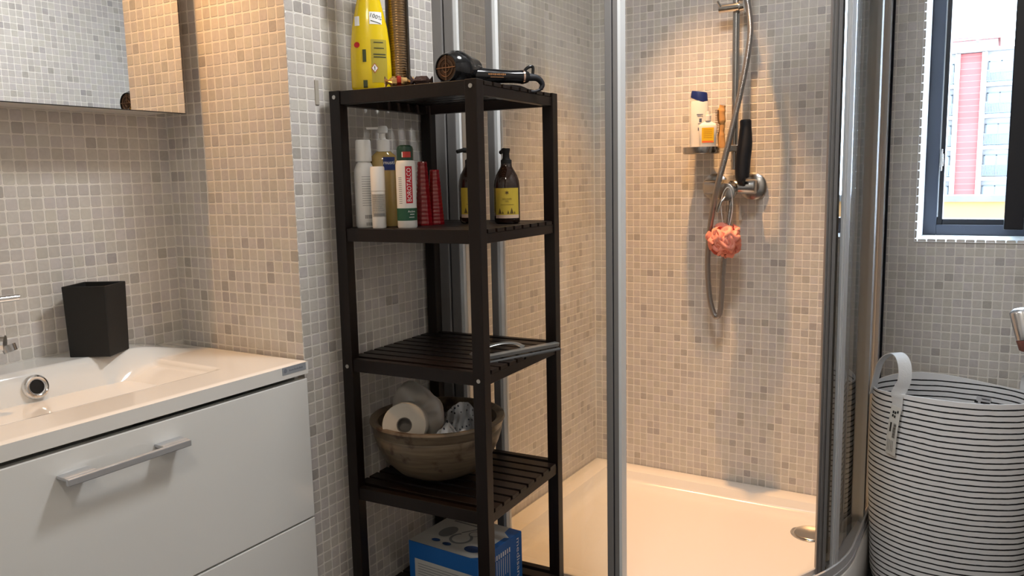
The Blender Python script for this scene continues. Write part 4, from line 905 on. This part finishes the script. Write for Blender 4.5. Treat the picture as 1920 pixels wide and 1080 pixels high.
def ringp(cx, cy, r0, r1, a0, a1, n=24):
    vs = [(cx+r*math.cos(t), cy+r*math.sin(t), zt5+.0005) for t in np.linspace(a0, a1, n) for r in (r0, r1)]; b.add(vs, [(2*i, 2*i+1, 2*i+3, 2*i+2) for i in range(n-1)])
ringp(X0+.070, Y0+.100, .022, .029, .6, 5.8); ringp(X0+.105, Y0+.085, .012, .015, 0, 4.5); toppoly([(X0+.095, Y0+.115), (X0+.150, Y0+.080), (X0+.152, Y0+.084), (X0+.097, Y0+.120)])
toppoly([(X0+.140, Y1_-.10), (X0+.146, Y1_-.10), (X0+.146, Y1_-.03), (X0+.140, Y1_-.03)])
obj('top_picture', b, DGREY, box)
for e_ in ((X0+.034, Y0+.148, .0075, .012), (X0+.030, Y0+.112, .0075, .012), (X0+.038, Y0+.042, .016, .022)):
    b = MB(); toppoly(ell2(*e_)); obj('top_badge', b, mat('badge_blue', (.01, .05, .17), .5), box)
# left face (towards the camera, local -x) and front face (local -y)
v, f = text('medisana', .020); s_ = .118*.98/(max(x for x, _, _ in v)-min(x for x, _, _ in v))
b = MB(); b.add([(X1_-.018+y*.95, Y0-.0006, bh*.50-x*s_*.95) for x, y, _ in v], f)
for i in range(13):
    x = X0+.020+i*.0088; b.add([(x+a, Y0-.0006, z) for a, z in ((0, bh-.020), (.0045, bh-.020), (.0045, bh-.032), (0, bh-.032))], [(0, 1, 2, 3)])
    ln = .045 if i % 3 else .060; b.add([(x+.0005+a, Y0-.0006, z) for a, z in ((0, bh-.035), (.0018, bh-.035), (.0018, bh-.035-ln), (0, bh-.035-ln))], [(0, 1, 2, 3)])
obj('side_lettering', b, WHITEINK, box, label='medisana in white running down the side')
b = MB(); b.add([(X0-.0006, y, z) for y, z in ((Y1_-.018, .010), (Y1_-.018, bh-.040), (Y0+.004, bh-.040), (Y0+.004, .010))], [(0, 1, 2, 3)]); obj('front_panel', b, BWH, box)
b = MB()
for i in range(6):
    z = bh-.052-i*.0065; b.add([(X0-.0010, y, zz) for y, zz in ((Y1_-.028, z), (Y1_-.028, z+.0015), (Y0+.03+.008*(i % 3), z+.0015), (Y0+.03+.008*(i % 3), z))], [(0, 1, 2, 3)])
obj('front_print', b, DGREY, box)
# ------------------------------------------------------------------ laundry basket
BC = np.array([1.178, -1.166]); BA, BB = .150, .208; HB = .60
lb = thing('laundry_basket', 'round fabric laundry basket with thin black stripes below the window', 'basket', (BC[0], BC[1], 0))
k = NB('striped_fabric', color=(.75, .75, .75), rough=.85); tcn = k.n('TexCoord'); sx_ = k.n('SeparateXYZ'); k.l(tcn.outputs['Object'], sx_.inputs[0])
nz = k.n('TexNoise'); nz.inputs['Scale'].default_value = 9; k.l(tcn.outputs['Object'], nz.inputs['Vector']); nz2 = k.n('TexNoise'); nz2.inputs['Scale'].default_value = 45; k.l(tcn.outputs['Object'], nz2.inputs['Vector'])
zz = k.math('ADD', sx_.outputs['Z'], k.math('MULTIPLY', k.math('SUBTRACT', nz.outputs['Fac'], .5), .007)); fr_ = k.math('FRACT', k.math('DIVIDE', zz, .0158))
thr = k.math('ADD', .19, k.math('MULTIPLY', nz2.outputs['Fac'], .14)); st_ = k.math('LESS_THAN', fr_, thr)
topm = k.math('GREATER_THAN', sx_.outputs['Z'], HB-.011); st_ = k.math('MULTIPLY', st_, k.math('SUBTRACT', 1., topm))
k.l(k.mix(st_, (.86, .86, .87), (.012, .012, .014)), k.b.inputs['Base Color']); STRIPE = k.m
k2 = STRIPE.copy(); k2.name = 'striped_fabric_inside'
def brad(a, z):
    f = 1+.006*math.sin(3*a+z*6)+.008*math.sin(5*a-4*z+1)+.004*math.sin(9*a+14*z); f *= 1-.05*(1-z/HB)+.03*math.sin(PI*z/HB)
    if z < .05: f *= .93+.07*math.sqrt(max(0, z/.05))
    return f
def bpt(a, z, off=0.): f = brad(a, z); zz = z+(.006*math.sin(2*a+.5)+.004*math.sin(3*a)) * (z/HB)**3; return ((BA*f+off)*math.cos(a), (BB*f+off)*math.sin(a), zz)
zs_ = [0.002, .012, .03, .05]+list(np.linspace(.08, HB, 26))
b = MB(); b.grid(lambda i, j: bpt(2*PI*i/96, zs_[j]), 96, len(zs_), closeu=True); b.f.append(tuple(range(96))[::-1]); b.mi.append(0)
o = len(b.v); zi = list(np.linspace(HB, .06, 14)); b.grid(lambda i, j: bpt(2*PI*i/96, zi[j], -.004), 96, len(zi), closeu=True); m0 = (len(zs_)-1)*96
for i in range(96): i2 = (i+1) % 96; b.f.append((m0+i, m0+i2, o+i2, o+i)); b.mi.append(0)
b.f.append(tuple(o+(len(zi)-1)*96+i for i in range(96))); b.mi.append(0)
obj('body', b, STRIPE, lb, smooth=60)
STRAP = mat('white_webbing', (.74, .75, .76), .75, bump=.25, nscale=200)
def band(pts, nrm, w, th=.0022):
    """flat strap through pts, width direction nrm (per point)"""
    b = MB(); n = len(pts); vs = []
    for i, p in enumerate(pts):
        t = np.asarray(pts[min(i+1, n-1)])-np.asarray(pts[max(i-1, 0)]); t /= np.linalg.norm(t); wd = np.asarray(nrm[i], float); wd -= np.dot(wd, t)*t; wd /= np.linalg.norm(wd); c = np.cross(t, wd)
        for su, sv in ((-1, -1), (1, -1), (1, 1), (-1, 1)): vs.append(np.asarray(p)+wd*su*w/2+c*sv*th/2)
    fs = [(4*i+k_, 4*i+(k_+1) % 4, 4*i+4+(k_+1) % 4, 4*i+4+k_) for i in range(n-1) for k_ in range(4)]+[(3, 2, 1, 0), tuple(4*n-4+k_ for k_ in range(4))]
    return b.add(vs, fs)
def handle(a1, a2, hgt, w=.034):
    P1_, P2_ = np.array(bpt(a1, HB, .003)), np.array(bpt(a2, HB, .003)); pts = []; nr = []
    d = P2_-P1_; L = np.linalg.norm(d[:2]); out = np.array([d[1], -d[0], 0])/L
    if np.dot(out, P1_+P2_) < 0: out = -out
    for t in np.linspace(-.22, 1.22, 40):
        if t < 0: q = np.array(bpt(a1, HB+t*.18, .0035)); n_ = np.array([-math.sin(a1), math.cos(a1), 0])
        elif t > 1: q = np.array(bpt(a2, HB-(t-1)*.18, .0035)); n_ = np.array([-math.sin(a2), math.cos(a2), 0])
        else:
            e = .5-.5*math.cos(PI*t); q = P1_*(1-e)+P2_*e+np.array([0, 0, hgt*math.sin(PI*t)**.85])
            q[:2] += out[:2]*.012*math.sin(PI*t); k_ = min(1, t/.3, (1-t)/.3); am = a1 if t < .5 else a2
            n_ = np.array([-math.sin(am), math.cos(am), 0]); n_ = n_ if np.dot(n_, out) > 0 else -n_; n_ = n_*(1-k_)+out*k_
        if nr and np.dot(n_, nr[-1]) < 0: n_ = -n_
        pts.append(q); nr.append(n_)
    return band(pts, nr, w)
def bang(u, v):
    q = at(u, v, 2, HB); return math.atan2((q[1]-BC[1])/BB, (q[0]-BC[0])/BA)
aA, aB = bang(1652, 705), bang(1692, 737)
if aB < aA: aB += 2*PI
if aB-aA > PI: aB -= 2*PI
fa = PI/2+.22; f1 = np.array(bpt(fa, HB-.02, .001))+np.array([BC[0], BC[1], 0]); f2 = np.array(bpt(aB, HB, .004))+np.array([BC[0], BC[1], 0])
hx = lambda t: f1[0]*(1-t)+f2[0]*t
hpts = [f1]+[at(u, v, 0, hx(t)) for u, v, t in ((1646, 694, .05), (1653, 677, .2), (1666, 665, .4), (1681, 662, .6), (1692, 672, .8), (1697, 692, .95), (1695, 716, 1.))]+[f2, np.array(bpt(aB, HB-.02, .004))+np.array([BC[0], BC[1], 0]), np.array(bpt(aB, HB-.045, .0045))+np.array([BC[0], BC[1], 0])]
hpts = catmull(hpts, 5); tB = np.array([-math.sin(aB), math.cos(aB), 0]); tB = tB if np.dot(tB, _r2) > 0 else -tB
hn = []
for i in range(len(hpts)):
    t = i/(len(hpts)-1); w0 = np.array([.93, -.36, 0]); w1 = np.array([.45, -.89, 0])*(1-sm((t-.7)/.2))+tB*sm((t-.7)/.2); k_ = sm((t-.1)/.5); hn.append(w0*(1-k_)+w1*k_)
obj('handle', band(hpts, hn, .035), STRAP, lb, world=True, smooth=40)
obj('handle', handle(bang(1890, 728), bang(1890, 728)-1.0, .066), STRAP, lb, smooth=40)
# care tag hanging from the handle foot
tg_pts = [np.array(bpt(aB, HB-.035-.14*t, .006+.004*math.sin(3*t))) for t in np.linspace(0, 1, 10)]
tdir = np.array([-math.sin(aB), math.cos(aB), 0])
sg = 1 if np.dot(tdir, _r2) < 0 else -1
tg_pts = [q+tdir*sg*.012*(i/9) for i, q in enumerate(tg_pts)]
tg = obj('tag', band(tg_pts, [tdir]*10, .035, .0008), mat('tag_white', (.72, .72, .69), .5), lb, label='white sewn tag with symbols and bar code')
td = -tdir if np.dot(tdir, _r2) < 0 else tdir; nrm_ = np.array([math.cos(aB), math.sin(aB), 0])
b = MB()
def tagrect(s0, s1, t0, t1):
    def q(s, t): c = tg_pts[0]*(1-t)+tg_pts[-1]*t; i_ = t*9; i0 = int(min(8, i_)); c = tg_pts[i0]*(1-(i_-i0))+tg_pts[i0+1]*(i_-i0); return c+td*s*1.4+nrm_*.0014
    n_ = 4; vs = [q(s, t0+(t1-t0)*k_/n_) for k_ in range(n_+1) for s in (s0, s1)]; b.add(vs, [(2*i, 2*i+1, 2*i+3, 2*i+2) for i in range(n_)])
tagrect(-.007, -.003, .34, .53)
for i in range(15): tagrect(.001, .008, .34+.02*i, .34+.02*i+.011*(1 if i % 3 else .6))
for i, (s0, t0) in enumerate(((-.006, .10), (-.001, .10), (.0045, .07), (-.006, .17), (-.001, .18))): tagrect(s0, s0+.0038, t0, t0+.05)
for i in range(4): tagrect(-.008+.004*i, -.0072+.004*i, .70, .93)
obj('tag_print', b, INK, tg)
# inside label
il = np.array(bpt(bang(1848, 712)+.0, HB-.055, -.006)); ia = bang(1848, 712); tt = np.array([-math.sin(ia), math.cos(ia), 0]); b = MB()
b.add([il+tt*s*.024+np.array([0, 0, z]) for s, z in ((-1, -.012), (1, -.012), (1, .012), (-1, .012))], [(0, 1, 2, 3)]); il_ = obj('inner_label', b, mat('inner_tag', (.60, .60, .62), .6), lb)
nn_ = np.array([-math.cos(ia), -math.sin(ia), 0])*.0008; b = MB()
for s0, s1, z0, z1 in ((-.9, .1, -.009, -.003), (.4, .8, -.009, -.003), (-.9, 0, .004, .006)): b.add([il+nn_+tt*s*.024+np.array([0, 0, z]) for s, z in ((s0, z0), (s1, z0), (s1, z1), (s0, z1))], [(0, 1, 2, 3)])
obj('inner_print', b, INK, il_)
# ------------------------------------------------------------------ metal fitting at the right edge
XM = .62
m0_, m1_, m2_ = at(1914, 584, 0, XM), at(1925, 634, 0, XM), at(1950, 560, 0, XM)
mh = thing('metal_holder', 'brushed metal wall fitting poking into the right edge above the basket', 'holder', (XM, YF, m1_[2]))
b = MB(); b.tube([m0_*1.12-m1_*.12, m0_*1.05-m1_*.05, m0_, m1_], [.012, .0185, .021, .0195], 22); b.tube([m0_*.7+m1_*.3, m0_+np.array([0, -.050, .008]), np.array([XM, YF+.002, m0_[2]+.012])], [.015, .015, .015], 18); obj('arm', b, mat('bright_brushed_metal', (.75, .75, .76), .22, metal=.9), mh, world=True, smooth=50)
b = MB(); b.tube([m1_*1.02-m0_*.02, m1_*1.4-m0_*.4, m1_*1.45-m0_*.45], [.0198, .0180, .014], 20); obj('end_cap', b, mat('dull_red_cap', (.25, .10, .09), .35), mh, world=True, smooth=50)
b = MB(); b.tube([(XM, YF-.001, m0_[2]+.012), (XM, YF+.006, m0_[2]+.012)], .028, 24); obj('wall_plate', b, CHROME_S, mh, world=True, smooth=40)
# fittings made up for the added fill lamps; shower downlight and mirror lamp
for (lx, ly, le, lc), ll in zip(FILL_LAMPS, ('round flat fitting made up for the fill lamp nearest the shower', 'round flat fitting made up for the fill lamp at the rear of the room')):
    b = MB(); b.lathe([(.155, 0), (.165, -.004), (.165, -.028), (.155, -.030)], 40, (lx, ly, ZC)); tag(obj('fill_lamp_fitting', b, PLASTER, smooth=40), ll, 'ceiling light')
for (x, y, lab) in ((1.04, -.39, 'round recessed downlight above the shower'),):
    b = MB(); b.lathe([(.036, -.001), (.045, -.001), (.047, -.006), (.040, -.008), (.036, -.004)], 28, (x, y, ZC), cap=False); tag(obj('downlight', b, CHROME_S, smooth=40), lab, 'ceiling light')
ml = thing('mirror_lamp', 'small chrome lamp arm on top of the mirror cabinet', 'lamp', (-.36, .30, 2.02))
b = MB(); b.tube([(-.36, .34, 2.021), (-.36, .34, 2.07), (-.36, .262, 2.078)], .006, 10); obj('arm', b, CHROME_S, ml, world=True, smooth=50)
b = MB(); b.lathe([(.012, .040), (.024, .030), (.034, .008), (.032, .008), (.022, .028), (.010, .036)], 24, (-.36, .258, 2.040)); obj('shade', b, CHROME_S, ml, world=True, smooth=50)
